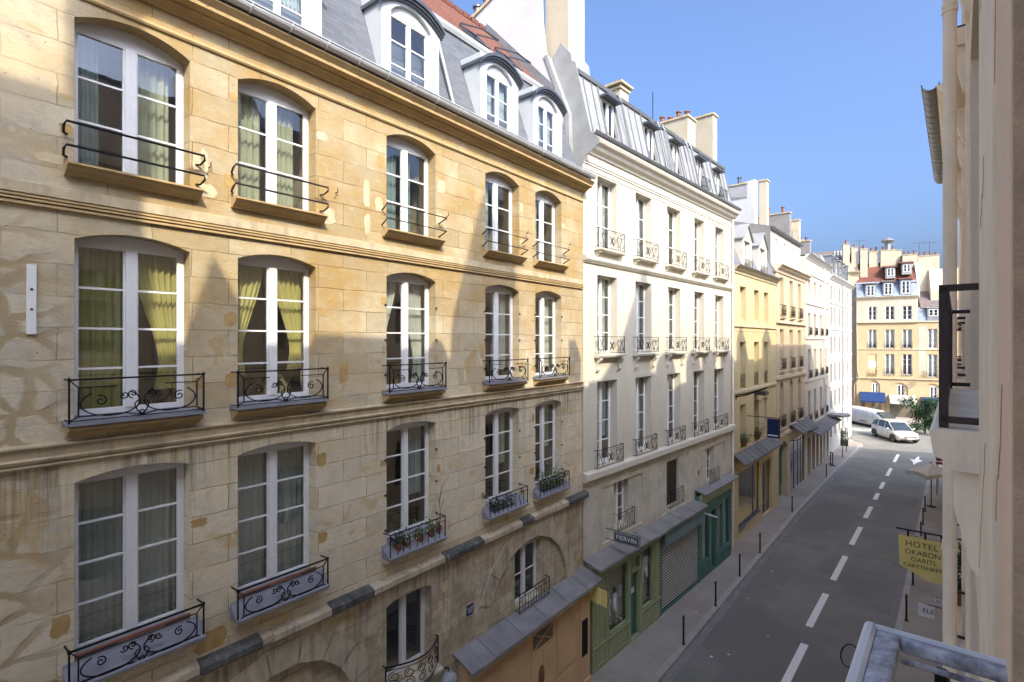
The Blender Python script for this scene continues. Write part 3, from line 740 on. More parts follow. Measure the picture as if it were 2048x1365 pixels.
# windows, guards, sills
cur = {
 (0, 'A'): [('curtain_teal', 'full', .06, .26, 0, .02), ('curtain_green', 'full', .52, .90, 0, .02)],
 (1, 'A'): [('curtain_green', 'full', .04, .42, 0, .02), ('curtain_green', 'full', .54, .86, 0, .02)],
 (2, 'A'): [('curtain_teal', 'full', .10, .42, 0, .02), ('curtain_teal', 'full', .55, .72, 0, .02)],
 (3, 'A'): [('curtain_sheer', 'full', .04, .42, 0, .02)], (4, 'A'): [('curtain_sheer', 'full', .04, .5, 0, .02)],
 (0, 'B'): [('curtain_olive', 'full', .03, .46, 0, .02), ('curtain_yellow', 'tied', .52, .97, 1, .12)],
 (1, 'B'): [('curtain_yellow', 'tied', .03, .46, 0, .18), ('curtain_yellow', 'tied', .54, .97, 1, .2)],
 (2, 'B'): [('curtain_white', 'tied', .03, .44, 0, .2), ('curtain_white', 'tied', .50, .97, 1, .04)],
 (3, 'B'): [('curtain_white', 'tied', .03, .30, 0, .2), ('curtain_white', 'full', .52, .96, 0, .1)],
 (4, 'B'): [('curtain_white', 'full', .06, .42, 0, .3), ('curtain_white', 'full', .54, .96, 0, .1)],
 (0, 'C'): [('curtain_grey', 'full', .04, .47, 0, .02), ('curtain_grey', 'full', .53, .96, 0, .02)],
 (1, 'C'): [('curtain_grey', 'full', .04, .47, 0, .02), ('curtain_grey', 'full', .53, .96, 0, .02)],
 (2, 'C'): [('curtain_sheer', 'full', .72, .96, 0, .3)], (3, 'C'): [('curtain_green', 'full', .56, .9, 0, .35)], (4, 'C'): [('curtain_green', 'full', .6, .95, 0, .4)],
}
def sill_a(m, w): m.prism([(.25, .0), (-.14, 0), (-.21, -.005), (-.21, -.03), (-.165, -.06), (-.15, -.085), (-.09, -.12), (-.07, -.145), (0.01, -.15), (.01, -.02), (.25, -.02)], -.11, w+.11)
def sill_b(m, w): m.prism([(.25, -.07), (-.20, -.07), (-.22, -.10), (-.19, -.125), (-.12, -.155), (-.10, -.19), (.0, -.20), (.25, -.08)], -.10, w+.10)
def lead_b(m, w): m.prism([(.26, .03), (.10, .02), (-.25, -.03), (-.25, -.055), (.26, -.055)], -.13, w+.13)
def lead_c(m, w): m.prism([(.26, .05), (.0, .02), (-.02, -.02), (-.25, -.20), (-.25, -.235), (-.004, -.235), (-.004, -.03), (.26, -.02)], -.12, w+.12)
def sill_c(m, w): m.prism([(-.001, -.24), (-.22, -.24), (-.24, -.26), (-.18, -.30), (-.001, -.33)], -.10, w+.10)
allc = C1x+C1
for i, (a, b) in enumerate(allc):
    k = i-len(C1x); w = b-a-.004
    o = window(b1, a+.002, ZA[0], w, ZA[1]-ZA[0], 3, ZA[2], .24, 'white_paint', cur.get((k, 'A'), ()))
    cpart(('sa', round(w, 2)), lambda m: sill_a(m, w), 'sill', 'stone_trim', o, (0, -.24, 0))
    railing(o, 'bars', w, 'iron' if k < 1 else 'brown_iron', (0, -.24, 0), style=0 if k < 2 else 1)
    o = window(b1, a+.002, ZB[0], w, ZB[1]-ZB[0], 4, ZB[2], .22, 'white_paint', cur.get((k, 'B'), ()))
    cpart(('sb', round(w, 2)), lambda m: sill_b(m, w), 'sill', 'stone_trim', o, (0, -.22, 0))
    cpart(('lb', round(w, 2)), lambda m: lead_b(m, w), 'lead_cover', 'lead_flashing', o, (0, -.22, 0))
    railing(o, 'scroll', w, 'iron', (0, -.22, -.02), p=.22, h=.54)
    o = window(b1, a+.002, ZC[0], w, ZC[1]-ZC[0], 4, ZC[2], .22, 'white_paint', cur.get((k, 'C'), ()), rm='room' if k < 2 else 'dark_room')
    cpart(('lc', round(w, 2)), lambda m: lead_c(m, w), 'lead_cover', 'lead_flashing', o, (0, -.22, 0))
    cpart(('sc', round(w, 2)), lambda m: sill_c(m, w), 'sill', 'stone_trim_pale', o, (0, -.22, 0))
    if k < 2: cpart(('rs', round(w, 2)), lambda m: m.box(-.0, w, -.02, .02, .055, .10), 'wood_strip', 'terracotta', o, (0, -.22, 0))
    if k < 2: railing(o, 'scroll', w, 'iron', (0, -.22, -.24), p=.22, h=.50)
    else: railing(o, 'plain', w, 'iron', (0, -.22, -.24), p=.22, h=.50)
o = window(b1, 5.582, 3.55, 1.216, 1.73, 1, .12, .22, 'white_paint', rm='dark_room')
railing(o, 'belly', 1.216, 'iron', (0, -.22, -.1)); MB().prism([(.2, 0), (-.30, -.10), (-.30, -.14), (.2, -.06)], -.08, 1.3).build('sill', 'stone_dirty', o, (0, -.22, 0))
o = window(b1, 9.842, 3.38, 1.206, 1.62, 2, .10, .24, 'white_paint', rm='dark_room')
railing(o, 'plain', 1.206, 'iron', (0, -.24, 0), p=.16, h=.5, n=11)
def blob(mat, s, z, w, h, seed, name='render_patch', y=-.004):
    rn = random.Random(seed); n = 14; P = []
    for k in range(n):
        a = 2*math.pi*k/n; c, d = math.cos(a), math.sin(a); q = (abs(c)**5+abs(d)**5)**(-1/5)*rn.uniform(.78, 1.05)
        P.append((s+w/2*c*q, z+h/2*d*q))
    MB().prism(P, y, .004, 'y').build(name, mat, b1)
plain('ochre_render', (.40, .27, .11), .95, 0, .3, 5, .5); plain('white_render', (.54, .44, .28), .95, 0, .25, 5, .5)
k = 0
for (a, b) in C1:
    for (z0, z1) in ((9.6, 11.7), (6.3, 8.7), (12.8, 14.5)):
        for side in (-1, 1):
            for q in range(2):
                k += 1; rn = random.Random(k); z = z0+(z1-z0)*(rn.uniform(.05, .4)+.5*q); w, h = rn.uniform(.10, .24), rn.uniform(.12, .30)
                if rn.random() < .30: continue
                s = a-w/2-rn.uniform(.0, .05) if side < 0 else b+w/2+rn.uniform(.0, .05)
                blob('ochre_render' if z0 < 12 or side < 0 else 'white_render', s, z, w, h, k)
for s, z, w, h, m in ((2.25, 12.75, .28, .22, 1), (2.2, 13.15, .12, .45, 1), (4.3, 12.75, .25, .3, 1), (5.1, 13.35, .16, .55, 1), (5.12, 12.75, .14, .45, 1), (5.4, 13.2, .2, .3, 1), (.45, 12.75, .30, .12, 1), (.1, 13.0, .07, .07, 1), (7.2, 9.75, .22, .3, 1), (4.35, 11.2, .2, .2, 0), (2.3, 6.0, .5, .35, 0), (.35, 6.1, .45, .5, 0), (4.6, 9.9, .2, .4, 0), (7.15, 4.2, .12, .5, 1), (7.2, 5.0, .2, .25, 1)): blob('white_render' if m else 'ochre_render', s, z, w, h, int(s*100+z*10))
# low wall plaque, hooks, thermometer strip
t = tag(MB().box(-.11, .11, -.012, 0, -.12, .12).build('street_plaque', 'plastic_blue'), 'small dark blue enamel plaque with white lines on the stone wall', 'plaque')
t.location = F1.w(8.02, -.002, 4.15); t.rotation_euler = (0, 0, F1.rz)
letters(t, 'LA RE', .062, 'white_letters', (0, -.014, .05), (R(90), 0, 0), .002, aw=1.2)
mb = MB(); [mb.box(x, x+.012, -.016, -.012, z, z+.016) for z in (-.01, -.06) for x in [-.075+.02*k for k in range(8)]]
mb.build('small_lettering', 'white_letters', t)
t = tag(MB().box(-.045, .045, -.03, 0, -.42, .42).build('wall_strip', 'sign_white', bevel=.004), 'narrow white vertical strip with two screws on the stone wall', 'wall strip')
t.location = F1.w(.27, -.002, 11.0); t.rotation_euler = (0, 0, F1.rz)
mb = MB(); [mb.lathe([(.012, 0), (.008, .006)], (0, 0, z), 8) for z in (0,)]
mb = MB(); [mb.prism([(.016*math.cos(R(k*45)), z+.016*math.sin(R(k*45))) for k in range(8)], -.036, -.03, 'y') for z in (.12, -.12)]
mb.build('screw', 'grey_iron', t)
mb = MB()
for (s, z) in ((2.26, 13.1), (4.42, 13.2), (7.25, 13.3), (10.25, 13.4), (12.4, 13.4)):
    mb.tube([(s, 0, z), (s, -.05, z), (s+.012, -.06, z+.02), (s+.012, -.06, z+.07), (s+.025, -.05, z+.085)], .007, 4)
    mb.tube([(s-.02, 0, z-.09), (s-.02, -.03, z-.09), (s-.02, -.035, z-.06)], .005, 4)
mb.build('hook', 'iron', b1)
mb = MB()
for a, b in C1[2:]:     # shutter hinge pins left in the jambs
    for z in (6.7, 7.4, 8.1, 9.8, 10.5, 11.2): mb.box(b-.01, b+.03, -.03, .0, z, z+.04); mb.box(a-.05, a-.01, -.03, 0, z, z+.04)
mb.build('hinge_pin', 'grey_iron', b1)
# roof: slate face, zinc trim, tiled upper slope, dormers
DZ = [(-3.2, -2.15), (-.6, .45), (2.86, 3.92), (5.71, 6.80), (8.66, 9.69), (10.85, 11.83)]
prof_part('slate_slope', [(-.02, 15.47), (.98, 18.35), (1.06, 18.35), (1.06, 15.47)], -6, L1-.06, 'slate', b1)
prof_part('tile_slope', [(1.02, 18.42), (3.9, 21.6), (6.8, 18.4), (6.8, 18.3), (1.06, 18.3)], -6, L1-.06, 'red_tile', b1)
prof_part('zinc_break', [(.90, 18.26), (.88, 18.36), (1.0, 18.50), (1.22, 18.74), (1.26, 18.68), (1.05, 18.40), (.99, 18.26)], -6, L1-.02, 'zinc_light', b1)
prof_part('back_slope', [(6.8, 18.4), (10, 15.47), (1.1, 15.47), (1.1, 18.35)], -6, L1-.06, 'zinc', b1)
mb = MB()
for k in range(46):
    x = -5.8+k*.41; mb.prism([(x+.09*math.cos(R(a)), 20.62+.07*math.sin(R(a))) for a in range(0, 181, 45)], 3.84, 3.96, 'y') if False else mb.box(x, x+.34, 3.80, 4.0, 21.52, 21.66+rnd.uniform(0, .02))
mb.build('ridge_tiles', 'red_tile', b1)
mb = MB(); gutter(mb, -6, L1+.02, -.40, 15.60, .10)
for k in range(30):
    x = -5.7+k*.645; mb.tube([(x, -.51+.0, 15.61), (x, -.50, 15.55), (x, -.45, 15.50), (x, -.38, 15.485), (x, -.28, 15.50)], .011, 4); mb.tube([(x, -.51, 15.61), (x, -.28, 15.60)], .008, 4)
mb.build('gutter', 'gutter_zinc', b1)
prof_part('gutter_back', [(-.30, 15.47), (-.30, 15.62), (-.02, 15.66), (.0, 15.47)], -6, L1, 'zinc_light', b1)
def dormer(par, a, b, z0, zs, rise, y0=.02, slope=.347, zoff=15.47, mats=('dormer_paint', 'zinc_dark', 'white_paint'), sw=.24, rows=3, arch=True, depth=.14):
    def yr(z): return -.02+(z-zoff)*slope     # roof face at height z
    s0, s1 = a-sw, b+sw; top = zs+rise+.06; m = MB()
    wall(m, s0, s1, z0-.08, top+.02, [(a, b, z0, zs+rise, rise, depth)], y0)
    for s in (s0, s1): m.poly([(s, y0, z0-.08), (s, y0, top), (s, yr(top)+.9, top), (s, yr(z0), z0-.08)])
    for q in (s0, s1-.012): m.box(q, q+.012, y0-.004, y0, z0+.55, z0+.565)
    d = m.build('dormer', mats[0], par, recalc=False)
    h = MB()
    P = arc_pts(s0-.06, s1+.06, top-rise*.75-.06, rise*1.1+.04, 14) if arch else [(s0-.1, top-.02), ((s0+s1)/2, top+.02), (s1+.1, top-.02)]
    Q = [(x, z+.075) for x, z in P]
    for dy0, dy1, dz in ((y0-.14, 1.7, 0), (y0-.10, y0-.0, -.05), (y0-.06, y0-.0, -.09)):
        for (p0, p1, q0, q1) in zip(P, P[1:], Q, Q[1:]):
            h.hexa([(p0[0], dy0, p0[1]+dz), (p1[0], dy0, p1[1]+dz), (p1[0], dy1, p1[1]+dz), (p0[0], dy1, p0[1]+dz), (q0[0], dy0, q0[1]+dz*.9), (q1[0], dy0, q1[1]+dz*.9), (q1[0], dy1, q1[1]+dz*.9), (q0[0], dy1, q0[1]+dz*.9)])
    h.build('hood', mats[1], d)
    w = b-a-.004; H = zs+rise-z0
    key = ('dw', round(w, 2), round(H, 2), rows)
    f = cpart(key, lambda q: win_frame(q, w, H, rows, rise, mul=.07, fw=.05), 'window', mats[2], d, (a+.002, y0+depth-.05, z0))
    cpart(('dg', round(w, 2), round(H, 2)), lambda q: glass(q, w, H, rise), 'pane', 'glass', d, (a+.002, y0+depth-.02, z0))
    cpart(('dr', round(w, 2), round(H, 2)), lambda q: room(q, w, H, 1.2, .1), 'interior', 'room', d, (a+.002, y0+depth-.03, z0))
    return d, w, H
for i, (a, b) in enumerate(DZ):
    d, w, H = dormer(b1, a, b, 15.62, 17.20, .27)
    c = MB(); curtain(c, .04, w*.46, .03, H-.3, seed=i); curtain(c, w*.55, w-.04, .03, H-.3, seed=i+9) if i in (2, 4, 5) else None
    if i != 3: c.build('curtain', 'curtain_sheer', d, (a, .02+.14+.12, 15.62), True, recalc=False)
mb = MB()
for s in (10.0, 11.55):     # the two open skylights low on the tiles
    q = lambda d, h: (1.30+d*.67-h*.74, 18.74+d*.74+h*.67)
    def slab(m, s0, s1, d0, d1, h0, h1, lift=0):
        P = [q(d0, h0), q(d1, h0+lift), q(d1, h1+lift), q(d0, h1)]
        m.hexa([(s0, *P[0]), (s1, *P[0]), (s1, *P[1]), (s0, *P[1]), (s0, *P[3]), (s1, *P[3]), (s1, *P[2]), (s0, *P[2])])
    mb = MB(); slab(mb, s-.36, s+.36, .15, .22, .0, .07); slab(mb, s-.36, s+.36, .88, .95, .0, .07); slab(mb, s-.36, s-.30, .22, .88, 0, .07); slab(mb, s+.30, s+.36, .22, .88, 0, .07)
    o = mb.build('skylight', 'zinc_dark', b1); mb = MB(); slab(mb, s-.30, s+.30, .22, .88, .01, .03); mb.build('pane', 'far_glass', o)
    mb = MB(); slab(mb, s-.37, s-.33, .05, .95, .36, .40, -.3); slab(mb, s+.33, s+.37, .05, .95, .36, .40, -.3); slab(mb, s-.33, s+.33, .05, .10, .36, .40); mb.build('flap', 'zinc_dark', o)

mb = MB(); mb.tube([(7.55, .0, 15.72), (7.55, .62, 17.72), (7.55, .62, 17.75)], .042, 8); mb.build('vent_pipe', 'zinc_light', b1)
mb = MB(); mb.lathe([(.07, 0), (.13, .10), (.14, .13), (.06, .15)], (7.55, .60, 17.74), 10); mb.build('vent_cap', 'zinc_dark', b1)
# tall party wall with chimney pots at the far end of the roof
mb = MB()
P = [(.62, 15.6), (.62, 17.7), (1.0, 18.75), (1.45, 19.9), (1.62, 21.2), (1.67, 22.9), (3.5, 22.75), (4.7, 22.3), (7.4, 20.3), (9.5, 17.5), (9.5, 15.6)]
mb.prism(P, L1-.06, L1+.20); mb.build('party_wall', 'gable_wall', b1)
mb = MB(); mb.prism([(1.55, 22.86), (1.55, 22.98), (3.5, 22.84), (4.8, 22.38), (7.5, 20.38), (7.45, 20.28), (4.7, 22.28), (3.5, 22.74)], L1-.12, L1+.26); mb.build('coping', 'stone_trim_pale', b1)
mb = MB()
for y, z in ((3.6, 22.8), (4.05, 22.62), (4.5, 22.45), (5.0, 22.2), (5.5, 21.85)):
    mb.lathe([(.13, -.1), (.12, .28), (.17, .30), (.17, .36), (.10, .38)], (L1+.07, y, z), 10)
mb.build('chimney_pot', 'zinc_dark', b1)
mb = MB(); mb.box(L1-.11, L1-.062, .95, 1.05, 18.4, 18.55); mb.prism([(.55, 15.7), (.60, 17.72), (1.42, 19.9), (1.30, 19.9), (.45, 17.75), (.40, 15.7)], L1-.10, L1+.22); mb.build('flashing', 'zinc_light', b1)
mb = MB(); mb.prism([(1.1, 18.5), (3.9, 21.62), (6.7, 18.5), (6.7, 18.72), (3.9, 21.9), (1.0, 18.8)], L1-.09, L1-.061); mb.build('roof_flashing', 'zinc', b1)

# shopfront of orange timber under a dark zinc canopy
sf = tag(empty('shopfront', (0, 0, 0)), None); sf.parent = b1
mb = MB(); mb.box(7.62, 13.16, -.30, -.002, 0, 3.08)
for x0, x1, z0, z1 in ((7.8, 9.95, .35, 2.62), (11.28, 12.28, 1.05, 2.66), (11.28, 12.28, .25, .98), (12.5, 13.05, .25, 2.78)):
    mb.box(x0, x1, -.325, -.301, z0, z1); mb.box(x0+.05, x1-.05, -.336, -.326, z0+.06, z1-.06)
mb.box(7.62, 13.16, -.36, -.301, 2.86, 2.92); mb.box(7.62, 13.16, -.35, -.301, 0, .16)
mb.build('facing', 'shop_orange', sf, bevel=.004)
mb = MB(); mb.box(10.08, 11.12, -.325, -.301, .05, 2.15); mb.box(10.14, 11.06, -.34, -.326, .35, 1.0); mb.box(10.595, 10.605, -.342, -.326, .06, 2.14); d = mb.build('door', 'shop_orange', sf)
mb = MB(); mb.prism([(10.5+.13*math.cos(R(k*20)), 1.45+.32*math.sin(R(k*20))) for k in range(18)], -.345, -.327, 'y'); mb.build('handle', 'shop_orange_dark', d)
mb = MB(); mb.box(10.12, 11.08, -.308, -.3005, 2.25, 2.72); mb.build('transom_window', 'dark_room', sf)
mb = MB(); mb.bar((10.12, -.32, 2.25), (11.08, -.32, 2.72), .014); mb.bar((10.12, -.32, 2.72), (11.08, -.32, 2.25), .014)
for q in ((10.10, 11.10, 2.20, 2.25), (10.10, 11.10, 2.72, 2.77), (10.08, 10.12, 2.2, 2.77), (11.08, 11.12, 2.2, 2.77)): mb.box(q[0], q[1], -.33, -.302, q[2], q[3])
mb.build('transom_bars', 'shop_orange', sf)
mb = MB(); mb.box(12.62, 12.95, -.345, -.337, .95, 2.05); mb.build('grille', 'grey_iron', sf)
mb = MB(); [mb.box(12.63+k*.033, 12.645+k*.033, -.350, -.345, .97, 2.03) for k in range(10)]; [mb.box(12.63, 12.94, -.352, -.350, .98+k*.05, .99+k*.05) for k in range(21)]
mb.build('grille_mesh', 'iron', sf)
mb = MB(); mb.hexa([(7.45, -.62, 3.10), (13.4, -.62, 3.10), (13.4, 0.01, 3.34), (7.45, .01, 3.34), (7.45, -.62, 3.135), (13.4, -.62, 3.135), (13.4, .01, 3.385), (7.45, .01, 3.385)])
mb.box(7.45, 13.4, -.635, -.60, 3.07, 3.15)
for x in (8.25, 9.35, 10.4, 11.45, 12.5): mb.hexa([(x, -.63, 3.13), (x+.022, -.63, 3.13), (x+.022, 0, 3.38), (x, 0, 3.38), (x, -.63, 3.155), (x+.022, -.63, 3.155), (x+.022, 0, 3.405), (x, 0, 3.405)])
mb.build('canopy', 'canopy_zinc', sf)
mb = MB(); mb.lathe([(.02, .2), (.12, .17), (.19, .08), (.20, 0), (.17, -.1), (.08, -.18), (.01, -.2)], (7.0, -.32, 3.12), 16); lp = mb.build('wall_lamp', 'zinc_light', b1, smooth=True)
mb = MB(); mb.tube([(7.0, 0, 3.27), (7.0, -.32, 3.39), (7.0, -.32, 3.3)], .015, 6); mb.build('bracket', 'iron', lp)
# pots on the guards of this house
flower_pot('flower_pot', F1, 6.0, -.1, 6.25, 'left terracotta pot of white flowers behind the guard of the third window', petals=40)
flower_pot('flower_pot', F1, 6.35, -.1, 6.25, 'middle terracotta pot with thin green stems behind the guard of the third window', petals=8)
flower_pot('flower_pot', F1, 6.68, -.1, 6.25, 'right terracotta pot below a tall dry twig on the third window', petals=8)
t = flower_pot('trailing_plant', F1, 5.78, -.1, 6.25, 'dark bushy plant at the left end of the third window guard', leafn=110, r=.1, mat='leaf_dark')
t = flower_pot('dry_twig', F1, 6.9, -.12, 6.3, 'tall bare twig rising beside the third window of the stone house', leafn=6, r=.06)
mb = MB(); mb.tube([(0, 0, .1), (.05, 0, .4), (.02, 0, .7), (.10, 0, 1.05)], .006, 4); mb.tube([(.04, 0, .35), (-.12, 0, .55), (-.2, 0, .5)], .004, 4); mb.tube([(.03, 0, .5), (.16, 0, .72)], .004, 4); mb.tube([(.02, 0, .65), (-.06, 0, .85)], .004, 4); mb.build('branch', 'bark', t)
flower_pot('planter', F1, 9.1, -.1, 6.22, 'long planter of dark leaves and white blooms under the fourth window', leafn=200, trough=.85, petals=90, mat='leaf_dark', spread=.12)
flower_pot('planter', F1, 11.35, -.08, 6.22, 'overflowing bright green planter behind the guard of the fifth window', leafn=620, trough=1.1, petals=90, spread=.22, tall=.42)
# ------------------------------------------------------------------ building 2: white rendered house
F2 = Facade((2.245, 16.6), (11.105, 26.5)); L2 = 13.28
b2 = F2.root('white_house', 'tall white rendered house with grey zinc attic and ornate iron balconies, second on the left', 'building')
C2 = [(.83, 2.08), (3.38, 4.62), (5.95, 7.20), (8.52, 9.72), (10.93, 12.15)]
ops = []
for a, b in C2:
    ops += [(a, b, 13.55, 15.93, 0, .30), (a, b, 10.08, 12.68, 0, .30), (a, b, 6.36, 9.17, 0, .30)]
ops += [(1.1, 3.95, 3.75, 5.62, 0, .06), (5.45, 8.0, 3.6, 5.75, 0, .06), (9.2, 12.3, 3.75, 5.6, 0, .06)]
mb = wall(MB(), .01, L2, 0, 16.95, ops)
for x in (.01, L2): mb.quad((x, 0, 0), (x, 10, 0), (x, 10, 16.9), (x, 0, 16.9))
mb.quad((.01, 10, 0), (L2, 10, 0), (L2, 10, 16.9), (.01, 10, 16.9)); mb.build('wall', 'white_wall', b2, recalc=False)
mb = MB()
wall(mb, 1.1, 3.95, 3.75, 5.62, [(1.98, 2.98, 3.95, 5.6, 0, .24)], .06); mb.build('blind_panel', 'white_wall', b2, recalc=False); mb = MB(); wall(mb, 5.45, 8.0, 3.6, 5.75, [(6.05, 7.15, 3.8, 5.62, 0, .2)], .06); mb.build('blind_panel', 'white_wall', b2, recalc=False); mb = MB(); wall(mb, 9.2, 12.3, 3.75, 5.6, [(10.1, 11.1, 3.9, 5.5, 0, .22)], .06)
mb.build('blind_panel', 'white_wall', b2, recalc=False)
prof_part('cornice', [(.02, 16.50), (-.06, 16.52), (-.08, 16.58), (-.2, 16.66), (-.24, 16.72), (-.24, 16.76), (-.36, 16.82), (-.40, 16.90), (-.40, 16.95), (.02, 16.97)], .0, L2, 'white_trim', b2)
for z, c in ((16.16, .03), (16.24, .045), (13.02, .06)): prof_part('string_course', [(.02, z-.02), (-c, z), (-c, z+.05), (.02, z+.07)], .012, L2-.002, 'white_trim', b2)
prof_part('string_course', [(.02, 13.05), (-.09, 13.06), (-.13, 13.12), (-.13, 13.22), (.02, 13.25)], .0, L2, 'white_trim', b2)
prof_part('balcony_ledge', [(.02, 6.02), (-.16, 6.04), (-.20, 6.08), (-.20, 6.27), (-.18, 6.30), (.02, 6.33)], -.06, L2, 'white_trim', b2)
prof_part('frieze_moulding', [(.02, 15.98), (-.02, 15.99), (-.02, 16.02), (.02, 16.03)], .012, L2-.002, 'white_trim', b2)
def sill_t(m, w):
    m.prism([(.28, -.02), (-.22, -.02), (-.24, -.05), (-.22, -.09), (-.0, -.10), (.28, -.04)], -.22, w+.22)
    for x in (-.12, w): m.prism([(.0, -.1), (-.18, -.1), (-.17, -.16), (-.10, -.2), (-.06, -.27), (0, -.28)], x, x+.12)
def sill_m(m, w):
    m.prism([(.28, -.02), (-.22, -.02), (-.25, -.05), (-.22, -.12), (-.0, -.13), (.28, -.04)], -.22, w+.22)
    for x in (-.12, w): m.prism([(.0, -.13), (-.19, -.13), (-.21, -.20), (-.15, -.27), (-.09, -.34), (-.08, -.46), (-.11, -.52), (-.07, -.58), (0, -.58)], x, x+.12)
for i, (a, b) in enumerate(C2):
    w = b-a-.004
    for j, (z, h, rows) in enumerate(((13.55, 2.38, 3), (10.08, 2.60, 4), (6.36, 2.81, 4))):
        cu = []
        if j == 1: cu = [('curtain_sheer', 'full', .04, .96, 0, .02)]
        elif j == 2: cu = [('curtain_sheer', 'full', .5, .96, 0, .02)] if i in (1, 3) else [('curtain_grey', 'full', .04, .45, 0, .02), ('curtain_sheer', 'full', .55, .96, 0, .3)]
        elif j == 0 and i in (0, 1, 3): cu = [('curtain_sheer', 'full', .55, .96, 0, .02)]
        elif j == 0 and i == 2: cu = [('curtain_yellow', 'full', .55, .9, 0, .02)]
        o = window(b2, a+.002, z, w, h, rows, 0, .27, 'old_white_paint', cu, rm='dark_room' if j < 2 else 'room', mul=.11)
        if j < 2: cpart(('st%d' % j, round(w, 2)), lambda m: (sill_t if j == 0 else sill_m)(m, w), 'balcony_slab', 'white_trim', o, (0, -.27, 0))
        railing(o, 'ornate', w, 'grey_iron' if j == 0 else 'iron', (0, -.27, 0 if j < 2 else -.02), p=.18 if j < 2 else .13, e=.2, h=(.62, .56, .60)[j])
        if (j == 0 and i >= 3) or (j == 1 and i >= 2):
            MB().box(-.06, -.0, -.04, .0, -.02, h+.03).build('shutter', 'white_trim', o, (0.03, -.27, 0)) if False else MB().box(.0, .05, -.30, -.03, .02, h-.02).build('folded_shutter', 'white_trim', o)
o = window(b2, 1.985, 3.95, .99, 1.64, 3, 0, .26, 'old_white_paint', [('curtain_grey', 'full', .05, .45, 0, .02)]); railing(o, 'plain', .99, 'iron', (0, -.26, 0), p=.14, h=.62)
o = tag(MB().box(0, 1.09, .1, .14, 0, 1.82).build('closed_shutter', 'grey_iron', b2, (6.055, .06, 3.8))); mb = MB()
[mb.box(.05, .5, .085, .1, .05+k*.09, .09+k*.09) for k in range(19)]; [mb.box(.58, 1.04, .085, .1, .05+k*.09, .09+k*.09) for k in range(19)]; mb.build('slats', 'grey_iron', o); railing(o, 'plain', 1.09, 'iron', (0, -.06, .0), p=.14, h=.66)
o = window(b2, 10.105, 3.9, .99, 1.58, 3, 0, .26, 'old_white_paint', rm='dark_room'); railing(o, 'plain', .99, 'iron', (0, -.26, 0), p=.14, h=.66)
MB().box(9.0, 9.14, -.02, 0, 4.55, 4.75).build('number_plate', 'zinc_dark', b2)
# zinc attic
mb = MB(); gutter(mb, 0.0, L2-.02, -.40, 17.06, .09); mb.build('gutter', 'zinc', b2)
aops = [(1.42, 2.22, 17.45, 18.75, 0, .35), (4.42, 5.2, 17.45, 18.75, 0, .35), (6.65, 7.4, 17.45, 18.75, 0, .35), (9.1, 9.9, 17.35, 18.7, 0, .35), (11.3, 12.05, 17.35, 18.7, 0, .35)]
SLa = .22
def sk(m):   # lean the attic face back as it rises
    m.v = [(x, y+(z-16.98)*SLa, z) for x, y, z in m.v]
mb = wall(MB(), .25, L2-.15, 16.98, 19.2, [(a, b, c, d, r, .12) for a, b, c, d, r, e in aops], -.12); sk(mb)
mb.poly([(.25, -.12, 16.98), (.25, -.12+2.22*SLa, 19.2), (.25, 2.5, 19.5), (.25, 6.5, 19.5), (.25, 9.8, 16.98)])
mb.poly([(L2-.15, -.12, 16.98), (L2-.15, -.12+2.22*SLa, 19.2), (L2-.15, 2.5, 19.5), (L2-.15, 6.5, 19.5), (L2-.15, 9.8, 16.98)])
mb.quad((.25, 6.5, 19.5), (L2-.15, 6.5, 19.5), (L2-.15, 9.8, 16.98), (.25, 9.8, 16.98))
mb.build('attic', 'zinc_light', b2, recalc=False)
mb = MB()
for k in range(27):
    x = .45+k*.485
    if any(a-.05 < x < b+.05 for a, b, *_ in aops): 
        continue
    m2 = MB(); m2.box(x, x+.03, -.155, -.12, 16.98, 19.2); sk(m2); b0 = len(mb.v); mb.v += m2.v; mb.f += [tuple(q+b0 for q in f) for f in m2.f]
for a, b, c, d, r, e in aops:
    for x in (a-.1, b+.06):
        m2 = MB(); m2.box(x, x+.05, -.17, -.12, c-.1, 19.2); sk(m2); b0 = len(mb.v); mb.v += m2.v; mb.f += [tuple(q+b0 for q in f) for f in m2.f]
mb.build('standing_seams', 'zinc', b2)
mb = MB(); mb.prism([(.30, 19.16), (.26, 19.26), (.38, 19.36), (2.5, 19.6), (6.5, 19.6), (6.5, 19.5), (2.5, 19.5), (.42, 19.2)], .2, L2-.1); mb.build('attic_roof', 'zinc', b2)
for x in (2.55, 5.5, 5.95, 8.1, 8.55): MB().tube([(x, .34, 19.25), (x, .2, 19.2), (x+.02, .10, 18.95), (x+.05, .05, 18.7), (x+.22, -.18, 17.35)], .032, 6).build('drain_pipe', 'zinc', b2)
for a, b, c, d, r, e in aops:
    o = window(b2, a+.002, c, b-a-.004, d-c, 1, 0, .22, 'far_frame', rm='dark_room', mul=.07, rd=1.2)
    m = MB(); m.box(-.1, b-a+.1, -.30, .62, d-c, d-c+.07); m.hexa([(-.03, -.28, 0), (-.0, -.28, 0), (-.0, .3, 0), (-.03, .3, 0), (-.03, .02, d-c), (-.0, .02, d-c), (-.0, .4, d-c), (-.03, .4, d-c)]); m.build('hood', 'zinc_dark', o)
    if a > 9: railing(o, 'plain', b-a-.004, 'iron', (0, -.3, 0), p=.10, h=.45)
